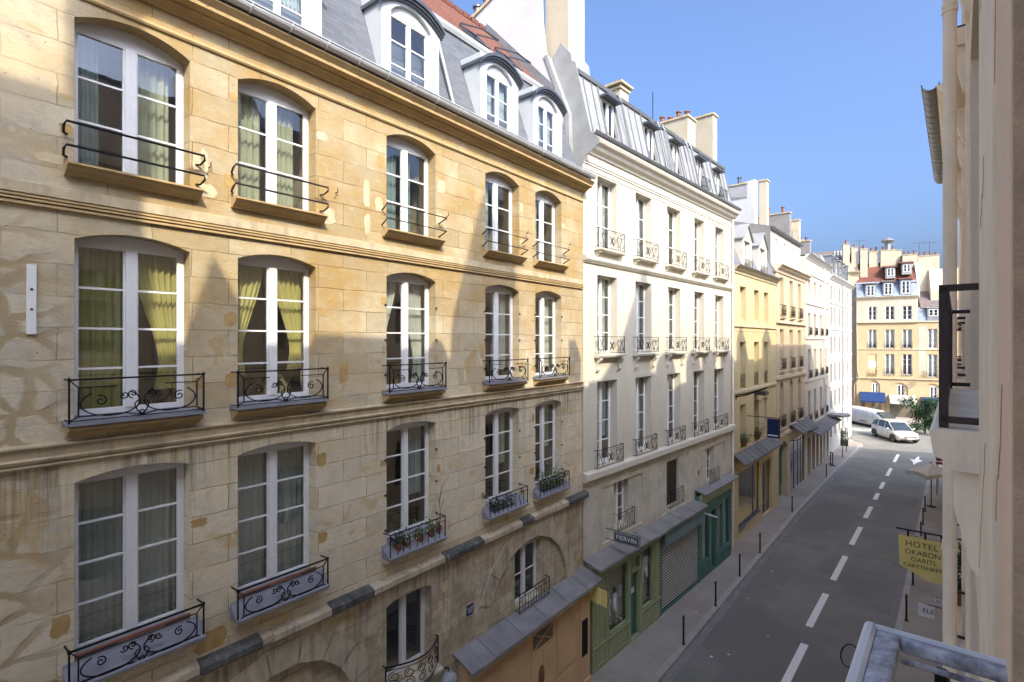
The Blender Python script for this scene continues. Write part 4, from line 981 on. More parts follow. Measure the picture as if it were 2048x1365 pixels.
# near end wall flashing, chimneys, aerial
mb = MB(); mb.prism([(-.62, 16.62), (-.62, 16.75), (-.30, 17.05), (.28, 19.42), (1.15, 19.9), (1.15, 16.0), (.05, 14.9), (.05, 16.0), (-.1, 16.35), (-.35, 16.45)], -.02, .012); mb.build('side_flashing', 'zinc_light', b2)
mb = MB(); mb.box(.24, 1.2, .75, 1.7, 17.5, 26.5); mb.box(.20, 1.24, .71, 1.74, 19.5, 19.6); mb.build('chimney', 'chimney_wall', b2)
mb = MB(); mb.prism([(.45, 18.6), (.62, 19.9), (1.0, 20.4), (1.75, 19.6), (1.75, 18.6)], .20, 1.28); mb.build('chimney_flashing', 'zinc_light', b2)
def stack(par, x0, x1, y0, y1, z0, z1, mat, pots, potmat='terracotta', cap=True, r=.11, ph=.32):
    o = MB().box(x0, x1, y0, y1, z0, z1).build('chimney', mat, par)
    if cap: MB().box(x0-.06, x1+.06, y0-.06, y1+.06, z1, z1+.09).build('chimney_cap', 'stone_trim_pale', o)
    for k in range(pots):
        along = (x1-x0) > (y1-y0); t = (k+.5)/pots
        c = (x0+(x1-x0)*t, (y0+y1)/2, z1+.08) if along else ((x0+x1)/2, y0+(y1-y0)*t, z1+.08)
        hh = ph*random.Random(k*7+int(z1*10)).uniform(.7, 1.25)
        cpart(('pot', potmat, round(hh, 2), r), lambda m: m.lathe([(r, 0), (r*.85, hh), (r*1.3, hh+.02), (r*1.3, hh+.07), (r*.8, hh+.08)], n=8), 'chimney_pot', potmat, o, c)
    return o
stack(b2, 4.35, 5.0, 1.2, 2.0, 18.8, 20.45, 'chimney_wall', 0)
mb = MB(); mb.box(4.2, 5.15, 1.05, 2.15, 20.62, 20.70); [mb.box(x, x+.12, y, y+.12, 20.4, 20.65) for x in (4.35, 4.88) for y in (1.2, 1.88)]; mb.box(4.42, 4.93, 1.3, 1.9, 20.7, 20.78); mb.build('chimney_cowl', 'stone_trim_pale', b2)
stack(b2, 10.0, 10.9, .9, 2.6, 18.4, 21.05, 'chimney_wall', 4)
stack(b2, 12.2, 12.75, .55, 2.2, 18.4, 21.75, 'chimney_wall', 0)
t = empty('aerial', F2.w(7.1, 1.2, 19.5), F2.rz, label='thin television aerial standing on the white house roof', cat='aerial')
mb = MB(); mb.bar((0, 0, 0), (0, 0, 1.75), .016); [mb.bar((0, -.02, z), (0, .02, z+.001), .01) or mb.bar((-.28+q*.03, 0, z), (.28-q*.03, 0, z), .009) for q, z in enumerate((1.1, 1.3, 1.6))]; mb.build('mast', 'iron', t)
# far-end downpipe
mb = MB(); mb.tube([(L2-.12, -.08, 16.6), (L2-.12, -.08, .1)], .055, 8); [mb.box(L2-.2, L2-.05, -.15, 0, z, z+.05) for z in (2, 5, 8, 11, 14)]; mb.build('downpipe', 'far_frame', b2)
def canopy(par, x0, x1, z, p=.55, drop=.15, seams=4, mat='canopy_zinc', th=.05):
    m = MB(); m.hexa([(x0, -p, z-drop), (x1, -p, z-drop), (x1, .0, z), (x0, .0, z), (x0, -p, z-drop+th), (x1, -p, z-drop+th), (x1, 0, z+th), (x0, 0, z+th)])
    m.box(x0, x1, -p-.015, -p, z-drop-.03, z-drop+th)
    for k in range(1, seams):
        x = x0+(x1-x0)*k/seams; m.hexa([(x, -p, z-drop+th-.005), (x+.03, -p, z-drop+th-.005), (x+.03, 0, z+th-.005), (x, 0, z+th-.005), (x, -p, z-drop+th+.022), (x+.03, -p, z-drop+th+.022), (x+.03, 0, z+th+.022), (x, 0, z+th+.022)])
    return m.build('canopy', mat, par)
def frame_rect(m, x0, x1, y0, y1, z0, z1, t=.07):
    m.box(x0, x1, y0, y1, z0, z0+t); m.box(x0, x1, y0, y1, z1-t, z1); m.box(x0, x0+t, y0, y1, z0+t, z1-t); m.box(x1-t, x1, y0, y1, z0+t, z1-t)
# green clothes shop
g = empty('green_shopfront'); g.parent = b2
g['label'] = 'olive green timber shopfront of a clothes shop with a central door'
mb = MB()
wall(mb, .12, 4.78, 0, 3.42, [(1.05, 2.35, .85, 2.95, 0, .12), (2.55, 3.18, .04, 2.35, 0, .2), (2.55, 3.18, 2.45, 2.95, 0, .12), (3.32, 4.15, .85, 2.98, 0, .12)], -.28)
mb.quad((.12, -.28, 0), (.12, 0, 0), (.12, 0, 3.42), (.12, -.28, 3.42)); mb.quad((4.78, -.28, 0), (4.78, 0, 0), (4.78, 0, 3.42), (4.78, -.28, 3.42)); mb.build('facing', 'shop_green', g, recalc=False)
mb = MB()
for x0, x1, z0, z1 in ((.25, .9, .7, 2.9), (.25, .9, .12, .6), (1.05, 2.35, .12, .68), (3.32, 4.2, .12, .68), (4.3, 4.7, .12, .68), (4.3, 4.7, .8, 2.95)):
    frame_rect(mb, x0, x1, -.30, -.2805, z0, z1, .04)
mb.box(.1, 4.8, -.33, -.2805, 3.0, 3.06); mb.box(.1, 2.5, -.32, -.281, .73, .79); mb.box(3.24, 4.8, -.32, -.281, .73, .79); frame_rect(mb, 1.03, 2.37, -.30, -.26, .83, 2.97, .05); frame_rect(mb, 3.3, 4.17, -.30, -.26, .83, 3.0, .05); frame_rect(mb, 2.53, 3.2, -.30, -.26, 2.40, 2.97, .05)
mb.bar((2.58, -.2, 2.46), (3.15, -.2, 2.92), .012); mb.bar((2.58, -.2, 2.92), (3.15, -.2, 2.46), .012)
mb.build('mouldings', 'shop_green', g)
mb = MB(); [mb.quad((x0, -.18, z0), (x1, -.18, z0), (x1, -.18, z1), (x0, -.18, z1)) for x0, x1, z0, z1 in ((1.05, 2.35, .85, 2.95), (3.32, 4.15, .85, 2.98), (2.55, 3.18, 2.45, 2.95))]; mb.build('shop_window', 'shop_glass', g)
mb = MB(); frame_rect(mb, 2.56, 3.17, -.14, -.10, .05, 2.34, .09); mb.box(2.65, 3.08, -.125, -.115, .14, 2.25); d = mb.build('door', 'shop_teal', g)
MB().box(2.72, 3.0, -.15, -.145, 1.55, 1.75).build('notice', 'sign_white', d); MB().box(2.62, 2.65, -.19, -.145, .95, 1.35).build('handle', 'sign_yellow', d)
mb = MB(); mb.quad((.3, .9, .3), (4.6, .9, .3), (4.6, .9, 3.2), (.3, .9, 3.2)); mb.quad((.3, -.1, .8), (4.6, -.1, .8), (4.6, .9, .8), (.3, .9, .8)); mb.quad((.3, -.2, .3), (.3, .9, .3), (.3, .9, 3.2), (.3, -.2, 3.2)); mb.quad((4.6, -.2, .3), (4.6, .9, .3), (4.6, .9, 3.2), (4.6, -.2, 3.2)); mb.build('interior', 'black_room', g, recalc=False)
mb = MB(); [mb.lathe([(.01, 0), (.06, .03), (.07, .1), (.03, .17)], (x, .12, z), 8) for x, z in ((2.75, 2.62), (3.75, 2.72), (1.5, 2.75))]; shoplamp = mb
canopy(b2, .02, 4.82, 3.52, .62, .16, 3)
def mannequin(name, s, z, h, label, mat='shirt_white', y=-.02, rot=0):
    t = empty(name, F2.w(s, y-.05, z), F2.rz+rot, label=label, cat='clothes', group='clothes in the window of the green shop')
    m = MB(); m.lathe([(.05, .0), (.012, .02), (.012, h*.42)], n=8); m.build('stand', 'black_paint', t)
    m = MB(); n = 12; b0 = 0
    for zz, rx, ry in ((.40, .17, .10), (.52, .15, .09), (.66, .135, .085), (.80, .16, .10), (.92, .19, .085), (.97, .10, .06), (1.0, .05, .045)):
        for j in range(n): q = 2*math.pi*j/n; m.v.append((rx*math.cos(q)*h, ry*math.sin(q)*h, zz*h))
    for k in range(6):
        for j in range(n): a = k*n+j; bq = k*n+(j+1) % n; m.f.append((a, bq, bq+n, a+n))
    m.build('shirt', mat, t, smooth=True)
    m = MB()
    for sg in (-1, 1): m.tube([(sg*.15*h, 0, .93*h), (sg*.24*h, -.02, .78*h), (sg*.27*h, -.05, .58*h)], [.055*h, .05*h, .04*h], 7)
    m.build('sleeve', mat, t, smooth=True)
    m = MB(); m.lathe([(.03, 0), (.055, .05), (.06, .10), (.045, .16), (.01, .18)], (0, 0, h*1.0), 8); m.build('head', 'bark', t, smooth=True)
mannequin('dressed_mannequin', 1.35, .95, .92, 'white shirt on a stand at the left of the shop window')
mannequin('dressed_mannequin', 1.80, .95, .98, 'white shirt on a stand in the middle of the left shop window', rot=.4)
mannequin('dressed_mannequin', 3.62, 1.25, 1.0, 'wide white blouse in the window right of the green shop door', rot=-.3)
mannequin('dressed_mannequin', 3.98, 1.6, .95, 'small white top hanging high at the far right of the green shop')
t = tag(MB().box(-.11, .11, -.01, .01, -.2, .2).build('hanging_card', 'shirt_white'), 'white card hanging inside the left shop window beside the door', 'card'); t.location = F2.w(2.2, -.05, 1.85); t.rotation_euler = (0, 0, F2.rz)
def goods(lbl, s0, s1, z, n, mats, seed):
    rn = random.Random(seed)
    for k in range(n):
        s = s0+(s1-s0)*(k+.5)/n; m = MB(); rr = rn.uniform(.06, .1); m.lathe([(rr*.7, 0), (rr, rr*.5), (rr*.9, rr*1.1), (rr*.3, rr*1.4)], n=8)
        o = m.build('display_item', mats[k % len(mats)], smooth=True); o.location = F2.w(s, -.06+rn.uniform(-.04, .06), z); o.scale = (1.3, .8, 1)
        tag(o, lbl, 'goods', 'goods on the floor of the green shop window')
goods('small bag or shoe laid out along the foot of the left shop window', 1.15, 2.3, .86, 9, ['shoe_brown', 'stone_trim', 'grey_iron', 'parasol_white'], 3)
goods('small pale bag or shoe along the foot of the window right of the door', 3.4, 4.1, .86, 7, ['parasol_white', 'stone_trim', 'zinc_dark'], 5)
# sign on its bracket above the green shop
t = empty('projecting_sign', F2.w(1.35, 0, 4.05), F2.rz, label='small grey framed shop sign with pale letters hung on two rods above the green shop', cat='sign')
mb = MB(); mb.bar((0, 0, .18), (0, -1.25, .18), .012); mb.bar((0, 0, -.16), (0, -.45, -.16), .012); mb.bar((0, -1.2, .18), (0, -1.2, .05), .008); mb.build('bracket', 'iron', t)
mb = MB(); mb.box(-.035, .035, -1.22, -.36, -.15, .14); mb.build('panel', 'zinc_dark', t); mb = MB()
for y0, y1, z0, z1 in ((-1.25, -.33, .13, .17), (-1.25, -.33, -.18, -.14), (-1.26, -1.22, -.18, .17), (-.36, -.32, -.18, .17)): mb.box(-.05, .05, y0, y1, z0, z1)
mb.build('frame', 'zinc_light', t)
letters(t, 'FIERVIN', .21, 'white_letters', (-.037, -.79, 0), (R(90), 0, R(-90)), .003, aw=1.05)
# middle: closed grey roller shutter under a blue box
mb = MB(); mb.box(4.88, 8.55, -.24, -.002, 0, .10); mb.box(4.84, 4.96, -.26, -.002, 0, 3.3); mb.box(8.5, 8.62, -.26, -.002, 0, 3.3)
q = mb.build('shutter_surround', 'shop_teal', b2)
mb = MB(); n = 24; hh = 2.62/n
for k in range(n):
    z = .12+k*hh; mb.prism([(-.20, z+.040), (-.207, z+.042), (-.207, z+hh-.002), (-.20, z+hh)], 4.96, 8.5)
o = mb.build('roller_shutter', 'shutter_metal', b2); MB().box(4.96, 8.5, -.1995, -.14, .1, 2.75).build('groove_shade', 'trim_dark', o); o['label'] = 'closed grey ribbed roller shutter'  # dark backing paints in the shade between the ribs
mb = MB(); mb.hexa([(4.86, -.50, 2.72), (8.62, -.50, 2.72), (8.62, -.02, 2.72), (4.86, -.02, 2.72), (4.86, -.42, 3.30), (8.62, -.42, 3.30), (8.62, -.02, 3.30), (4.86, -.02, 3.30)]); mb.build('shutter_box', 'shop_blue', b2, bevel=.01)
canopy(b2, 4.83, 8.68, 3.50, .58, .14, 3)
# far: dark green shop
mb = MB(); wall(mb, 8.66, 12.5, 0, 3.72, [(8.95, 9.75, .75, 2.75, 0, .1), (9.92, 10.55, .05, 2.75, 0, .35), (10.7, 11.35, .7, 2.8, 0, .1), (11.5, 12.3, .7, 2.9, 0, .1)], -.22)
mb.quad((12.5, -.22, 0), (12.5, 0, 0), (12.5, 0, 3.72), (12.5, -.22, 3.72)); mb.quad((8.66, -.22, 0), (8.66, 0, 0), (8.66, 0, 3.72), (8.66, -.22, 3.72))
for x0, x1, z0, z1 in ((8.95, 9.75, .12, .62), (10.7, 11.35, .12, .58), (11.5, 12.3, .12, .58), (8.75, 12.4, 3.0, 3.5)): frame_rect(mb, x0, x1, -.245, -.221, z0, z1, .04)
o = mb.build('dark_shopfront', 'shop_teal', b2); o['label'] = 'dark green timber shopfront with narrow windows'
mb = MB(); [mb.quad((x0, -.13, z0), (x1, -.13, z0), (x1, -.13, z1), (x0, -.13, z1)) for x0, x1, z0, z1 in ((8.95, 9.75, .75, 2.75), (10.7, 11.35, .7, 2.8), (11.5, 12.3, .7, 2.9))]; mb.build('shop_window', 'glass', o)
mb = MB(); mb.box(8.75, 12.45, .5, .55, .2, 3.0); mb.build('interior', 'black_room', o)
MC['lamp_glow'] = None
T = NT('lamp_glow'); em = T.n('ShaderNodeEmission'); T.set(em.inputs[0], (1, .62, .22)); em.inputs[1].default_value = 22.0; MC['lamp_glow'] = T.fin(em); T = NT('lamp_dim'); em = T.n('ShaderNodeEmission'); T.set(em.inputs[0], (1, .66, .3)); em.inputs[1].default_value = 3.0; MC['lamp_dim'] = T.fin(em); q = shoplamp.build('lit_lamp', 'lamp_glow', g); q['label'] = 'warm lit lamps hanging in the green shop'
mb = MB(); [mb.lathe([(.01, 0), (.05, .03), (.05, .2), (.01, .24)], (x, .2, z), 8) for x, z in ((10.9, 2.1), (11.05, 1.2), (11.1, 1.5))]; o2 = mb.build('lit_lamp', 'lamp_glow', o); o2['label'] = 'warm lit display lamps'
mb = MB(); mb.box(8.66, 12.5, -.32, -.221, 3.35, 3.78); mb.build('fascia', 'shop_green', o)
canopy(b2, 8.66, 12.75, 3.92, .50, .12, 2)
t = empty('wall_sign', F2.w(8.8, -.2, 2.95), F2.rz, label='short white blade sign sticking out between the blue shutter box and the dark green shop', cat='sign')
mb = MB(); mb.hexa([(-.02, -.75, -.05), (.02, -.75, -.05), (.02, 0, .02), (-.02, 0, .02), (-.02, -.75, .0), (.02, -.75, .0), (.02, 0, .09), (-.02, 0, .09)]); mb.build('blade', 'sign_white', t)
MB().box(-.03, .03, -.06, .0, -.08, .14).build('bracket', 'iron', t)
# yellow cloth between the orange and the green shop
t = empty('shop_banner', F1.w(13.12, -.3, 2.62), F1.rz, label='yellow cloth banner stretched out between the orange and the green shopfront', cat='banner')
mb = MB(); curtain(mb, 0, .62, -.12, .42, amp=.012, waves=2, n=16); mb.v = [(y, -x, z-.12*x) for x, y, z in mb.v]; mb.build('cloth', 'sign_yellow', t, recalc=False); m2 = MB(); m2.bar((0, 0, .42), (0, -.66, .35), .012); m2.build('rod', 'iron', t)
# ------------------------------------------------------------------ the row further down the street
def shell(F, par, L, H, ops, mat, depth=9, x0=0., z0=0.):
    mb = wall(MB(), x0, L, z0, H, ops)
    for x in (x0, L): mb.quad((x, 0, z0), (x, depth, z0), (x, depth, H), (x, 0, H))
    mb.quad((x0, depth, z0), (L, depth, z0), (L, depth, H), (x0, depth, H)); mb.quad((x0, 0, H-.01), (L, 0, H-.01), (L, depth, H-.01), (x0, depth, H-.01))
    return mb.build('wall', mat, par, recalc=False)
def cornice(par, x0, x1, z, d, h, mat): return prof_part('cornice', [(.02, z-h), (-d*.15, z-h), (-d*.25, z-h*.7), (-d*.6, z-h*.45), (-d*.65, z-h*.3), (-d, z-h*.12), (-d, z), (.02, z+.01)], x0, x1, mat, par)
def band(par, x0, x1, z, mat, d=.06, h=.12): return prof_part('string_course', [(.015, z-h/2), (-d, z-h/2+.01), (-d, z+h/2-.02), (.015, z+h/2)], x0, x1, mat, par)
# -- yellow house
F3 = Facade((11.3236, 26.9), (16.795, 33.4)); L3 = F3.L
b3 = F3.root('yellow_house', 'pale yellow house with two pointed dormers and deep windows beyond the white house', 'building')
C3 = [(1.15, 2.2), (3.72, 4.72), (5.75, 6.72)]
ops = []
for a, b in C3: ops += [(a, b, 11.45, 13.42, 0, .34), (a, b, 7.95, 10.45, 0, .34)]
ops += [(1.15, 2.2, 4.75, 7.1, 0, .34), (3.72, 4.72, 4.75, 7.1, 0, .34), (5.75, 6.5, 4.75, 7.1, 0, .34), (.9, 5.1, .55, 3.55, 0, .3), (5.3, 7.4, .1, 3.3, 0, .3)]
shell(F3, b3, L3, 14.2, ops, 'yellow_wall')
cornice(b3, -.02, L3+.05, 14.38, .28, .35, 'yellow_trim'); band(b3, 0, L3-.01, 11.30, 'yellow_trim', .07); band(b3, 0, L3-.01, 7.82, 'yellow_trim', .10, .16); band(b3, 0, L3-.01, 11.05, 'yellow_trim', .02, .05)
for i, (a, b) in enumerate(C3):
    w = b-a-.004
    o = window(b3, a+.002, 11.45, w, 1.97, 3, 0, .30, 'far_frame', [('curtain_yellow', 'full', .02, .98, 0, .0)], rm='dark_room'); m = MB(); m.box(0, w, -.24, -.06, 0, .22); m.build('window_box', 'stone_dirty', o)
    o = window(b3, a+.002, 7.95, w, 2.5, 4, 0, .30, 'far_frame', rm='dark_room'); railing(o, 'plain', w, 'iron', (0, -.28, 0), p=-.06, e=-.02, h=.75)
    if i < 2: o = window(b3, a+.002, 4.75, w, 2.35, 4, 0, .30, 'far_frame', rm='dark_room'); railing(o, 'plain', w, 'iron', (0, -.28, 0), p=-.06, e=-.02, h=.7)
window(b3, 5.752, 4.75, .746, 2.35, 4, 0, .30, 'far_frame', rm='dark_room')
flower_pot('window_plant', F3, 1.7, -.05, 4.85, 'bushy green plant on the nearer low window sill of the yellow house', leafn=330, r=.16, h=.25, spread=.42, tall=.5)
flower_pot('window_plant', F3, 4.3, -.05, 4.9, 'round green plant in the low window beside the dark blue sign', leafn=330, r=.16, h=.25, spread=.38, tall=.6)
mb = MB(); mb.prism([(-.05, 14.38), (.75, 16.35), (1.0, 16.6), (4, 17.6), (8.9, 14.38)], 0.02, L3-.02); mb.build('roof', 'zinc', b3)
mb = MB(); gutter(mb, 0, L3, -.28, 14.42, .07); mb.build('gutter', 'zinc', b3)
for a, b in ((1.9, 2.95), (4.95, 6.0)):
    m = MB(); s0, s1 = a-.3, b+.3; c = (a+b)/2
    wall(m, s0, s1, 14.42, 16.05, [(a, b, 14.5, 15.95, 0, .18)], .0); m.poly([(s0, 0, 16.05), (s1, 0, 16.05), (c, 0, 16.85)])
    for x in (s0, s1): m.poly([(x, 0, 14.42), (x, .72, 16.2), (x, .9, 16.05), (x, 0, 16.05)])
    d = m.build('dormer', 'bright_wall', b3, recalc=False); m = MB()
    for sg in (-1, 1):
        xe = s0-.1 if sg < 0 else s1+.1
        m.hexa([(xe, -.12, 16.0), (c, -.12, 16.86), (c, 2.2, 16.86), (xe, 1.6, 16.0), (xe, -.12, 16.06), (c, -.12, 16.93), (c, 2.2, 16.93), (xe, 1.6, 16.06)])
    m.build('dormer_roof', 'zinc_light', d)
    w = b-a-.004; o = window(b3, a+.002, 14.5, w, 1.45, 3, 0, .15, 'far_frame', [('curtain_sheer', 'full', .1, .9, 0, 0)], rm='dark_room', rd=1); railing(o, 'plain', w, 'iron', (0, -.15, 0), p=.1, h=.4)
mb = MB(); mb.prism([(.2, 13.6), (.7, 16.2), (1.15, 17.0), (1.55, 17.1), (1.75, 19.2), (1.9, 20.9), (5.4, 20.3), (6.5, 17), (6.5, 13.6)], -.35, -.01); mb.build('party_wall', 'chimney_grey', b3)
stack(b3, -.40, .1, 2.1, 5.5, 18.0, 20.75, 'chimney_grey', 5, r=.13, ph=.38)
mb = MB(); mb.prism([(1.35, 16.6), (1.75, 19.0), (1.86, 21.25), (2.3, 21.4), (2.3, 16.6)], .12, 1.0); mb.build('chimney', 'bright_wall', b3); mb = MB(); mb.box(.06, 1.06, 1.78, 2.36, 21.4, 21.5); mb.build('chimney_cap', 'stone_trim_pale', b3)
canopy(b3, .05, 7.65, 4.62, .62, .45, 9, 'canopy_dark')
# big lit shop window, second window, hanging figure inside
mb = MB(); frame_rect(mb, .92, 5.08, .14, .20, .57, 3.53, .06); mb.box(4.0, 4.06, .14, .2, .6, 3.5); frame_rect(mb, 5.32, 7.38, .14, .2, .12, 3.28, .06); mb.box(6.3, 6.38, .14, .2, .15, 3.25); mb.box(.9, 5.1, .0, .14, .3, .56)
o = mb.build('shop_window_frame', 'zinc_dark', b3); mb = MB(); mb.quad((.95, .17, .6), (5.05, .17, .6), (5.05, .17, 3.5), (.95, .17, 3.5)); mb.quad((5.35, .17, .15), (7.35, .17, .15), (7.35, .17, 3.25), (5.35, .17, 3.25)); mb.build('pane', 'shop_glass', o)
mb = MB(); mb.quad((.8, 2.2, .3), (7.45, 2.2, .3), (7.45, 2.2, 3.6), (.8, 2.2, 3.6)); mb.quad((.8, .25, .55), (7.45, .25, .55), (7.45, 2.2, .55), (.8, 2.2, .55)); mb.quad((.8, .2, .3), (.8, 2.2, .3), (.8, 2.2, 3.6), (.8, .2, 3.6)); mb.quad((.8, .25, 3.6), (7.45, .25, 3.6), (7.45, 2.2, 3.6), (.8, 2.2, 3.6)); mb.build('interior', 'sign_yellow', o, recalc=False)
mb = MB(); [mb.box(x, x+.10, .95, 1.0, 2.0, 3.0) for x in (2.0, 3.6)]; q = mb.build('lit_lamp', 'lamp_dim', o); q['label'] = 'warm wall lamps inside the shop'
t = empty('draped_armchair', F3.w(1.7, .75, .56), F3.rz, label='pale draped armchair inside the lit window of the yellow house', cat='armchair')
m = MB(); m.lathe([(.38, 0), (.46, .22), (.42, .42), (.22, .55), (.02, .58)], n=14); m.build('cushion', 'parasol_white', t, smooth=True); m = MB(); m.lathe([(.16, 0), (.2, .2), (.16, .4), (.05, .5)], (0.0, .25, .42), 10); m.build('backrest', 'shoe_brown', t, smooth=True)
# signs
t = empty('hanging_sign', F3.w(2.5, 0, 6.3), F3.rz, label='dark blue square sign hung from two iron bars on the yellow house', cat='sign')
m = MB(); m.bar((0, 0, .1), (0, -1.62, .1), .025); m.bar((0, 0, -.95), (0, -1.62, -.95), .018); m.box(-.02, .02, -1.62, -1.57, -.95, .1); m.build('bracket', 'iron', t)
m = MB(); m.box(-.03, .03, -1.56, -1.0, -.93, .05); p = m.build('panel', 'plastic_blue', t); m = MB(); m.box(-.038, -.031, -1.52, -1.04, -.86, -.80); m.build('line', 'white_letters', p)
t = empty('long_bracket', F3.w(.5, 0, 7.6), F3.rz, label='long dark iron arm reaching out over the street from the yellow house', cat='bracket')
m = MB(); m.tube([(0, 0, 0), (0, -.5, .12), (0, -1.5, .55)], .035, 6); m.tube([(0, 0, .12), (0, -.5, .18), (0, -1.5, .57)], .02, 5); m.build('arm', 'iron', t); m = MB(); m.box(-.08, .08, -.02, .02, -.14, .2); m.build('wall_plate', 'iron', t)
t = empty('wall_lantern', F3.w(4.0, 0, 7.45), F3.rz, label='flat dark box lantern on short arms below the ledge of the yellow house', cat='lamp')
m = MB(); m.box(-.35, .35, -.62, -.05, .0, .16); m.box(-.3, .3, -.58, -.1, .16, .22); m.build('housing', 'grey_iron', t); m = MB(); m.tube([(-.2, 0, -.3), (-.2, -.3, -.42), (-.2, -.5, 0)], .012, 4); m.tube([(.2, 0, -.3), (.2, -.3, -.42), (.2, -.5, 0)], .012, 4); m.build('stay', 'iron', t)
# -- cream house with quoins
F4 = Facade((16.795, 33.4), (22.362, 40)); L4 = F4.L
b4 = F4.root('cream_house', 'narrow cream stone house with ladder-like quoins and a set-back attic storey', 'building')
C4 = [(1.0, 1.98), (3.6, 4.6), (6.1, 7.1)]; ops = []
for a, b in C4: ops += [(a, b, 12.1, 14.68, 0, .32), (a, b, 8.6, 11.28, 0, .32), (a, b, 4.85, 7.85, .45, .32)]
ops += [(.7, 3.0, 0.0, 3.85, .5, .5), (3.7, 8.3, .0, 3.5, 0, .25)]
shell(F4, b4, L4, 15.05, ops, 'cream_wall')
cornice(b4, -.1, L4+.02, 15.40, .45, .5, 'cream_trim'); band(b4, .02, L4-.01, 11.75, 'cream_trim', .14, .22); band(b4, .02, L4-.01, 8.15, 'cream_trim', .16, .24); band(b4, .02, L4-.01, 4.35, 'cream_trim', .12, .2)
mb = MB()
for x0, x1 in ((.06, .5), (L4-.5, L4-.06)):
    for k in range(36):
        z = 4.5+k*.29
        if any(abs(z+.13-q) < .2 for q in (11.75, 8.15)): continue
        s = .1 if k % 2 else 0; mb.box(x0+s, x1-s, -.03, .01, z, z+.24)
mb.build('quoins', 'cream_trim', b4)
for i, (a, b) in enumerate(C4):
    w = b-a-.004
    for z, h, r, rows in ((12.1, 2.58, 0, 3), (8.6, 2.68, 0, 4), (4.85, 3.0, .45, 4)):
        cu = [('curtain_yellow', 'full', .02, .98, 0, 0)] if z > 12 else []
        o = window(b4, a+.002, z, w, h, rows, r, .28, 'far_frame', cu, rm='dark_room'); railing(o, 'blob', w, 'iron', (0, -.28, 0), p=.14, h=.78)
        MB().prism([(.25, 0), (-.22, -.02), (-.22, -.08), (-.02, -.16)], -.12, w+.12).build('sill', 'cream_trim', o, (0, -.28, 0))
for i, (a, b) in enumerate(C4): flower_pot('window_plant', F4, (a+b)/2, -.05, 4.9, ['nearest', 'middle', 'farthest'][i]+' dark straggly plant behind the low guards of the cream house', leafn=150, spread=.4, tall=.55, mat='leaf_dark', r=.1)
aops = [(1.3, 1.75, 15.9, 17.3, 0, .15), (3.6, 4.05, 15.9, 17.3, 0, .15), (6.1, 6.55, 15.9, 17.3, 0, .15)]
mb = wall(MB(), 0, L4, 15.05, 17.75, aops, .35); mb.quad((0, .35, 15.05), (0, 8, 15.05), (0, 8, 17.75), (0, .35, 17.75)); mb.build('attic', 'bright_wall', b4, recalc=False)
mb = MB(); [mb.box(a-.01, b+.01, .45, .5, c, d) for a, b, c, d, *_ in aops]; mb.build('attic_window', 'glass', b4)
mb = MB(); mb.prism([(.18, 17.68), (.15, 17.80), (3, 18.6), (6, 18.3), (8, 17.7)], -.15, L4); mb.build('roof', 'zinc_dark', b4)
mb = MB(); gutter(mb, -.1, L4, .18, 17.82, .07); mb.build('gutter', 'zinc', b4)
mb = MB(); mb.prism([(-.05, 14.9), (.3, 15.5), (.3, 17.8), (3, 18.6), (6.8, 18.3), (6.8, 14.9)], -.16, -.012); mb.build('side_wall', 'chimney_grey', b4)
mb = MB(); mb.prism([(1.4, 17.6), (1.4, 21.2), (5.6, 20.7), (5.6, 17.6)], .5, 1.2); o = mb.build('chimney', 'gable_wall', b4)
stack(b4, .5, 1.2, 1.9, 5.4, 20.0, 21.0, 'gable_wall', 3, 'zinc_dark', r=.13, ph=.5); stack(b4, 1.3, 1.9, .9, 1.35, 17.0, 21.2, 'chimney_wall', 0)
# cream ground floor: arched door, glazed shop with a flap canopy
mb = MB(); mb.box(.72, 2.98, .42, .47, .0, 3.8); frame_rect(mb, .74, 1.85, .36, .42, .7, 3.5, .06); frame_rect(mb, 1.85, 2.96, .36, .42, .7, 3.5, .06); mb.build('door', 'shop_teal', b4)
mb = MB(); mb.box(.72, 1.9, .30, .42, 0, .75); mb.build('door_foot', 'parasol_white', b4)
mb = MB(); [mb.box(x, x+.06, .06, .12, 0, 3.5) for x in (3.72, 5.2, 6.4, 7.3, 8.22)]; mb.box(3.72, 8.28, .06, .12, 2.5, 2.56); o = mb.build('shop_window_frame', 'zinc_dark', b4); mb = MB(); mb.quad((3.72, .09, 0), (8.28, .09, 0), (8.28, .09, 3.5), (3.72, .09, 3.5)); mb.build('pane', 'glass', o); mb = MB(); mb.quad((3.6, 1.2, 0), (8.4, 1.2, 0), (8.4, 1.2, 3.6), (3.6, 1.2, 3.6)); mb.build('interior', 'shop_green', o)
canopy(b4, 3.5, 8.65, 4.75, .85, .55, 5, 'canopy_dark')
mb = MB(); [mb.tube([(x, 0, 3.6), (x, -.5, 3.75), (x, -.9, 4.05)], .03, 5) for x in (3.7, 8.4)]; mb.build('canopy_bracket', 'iron', b4)
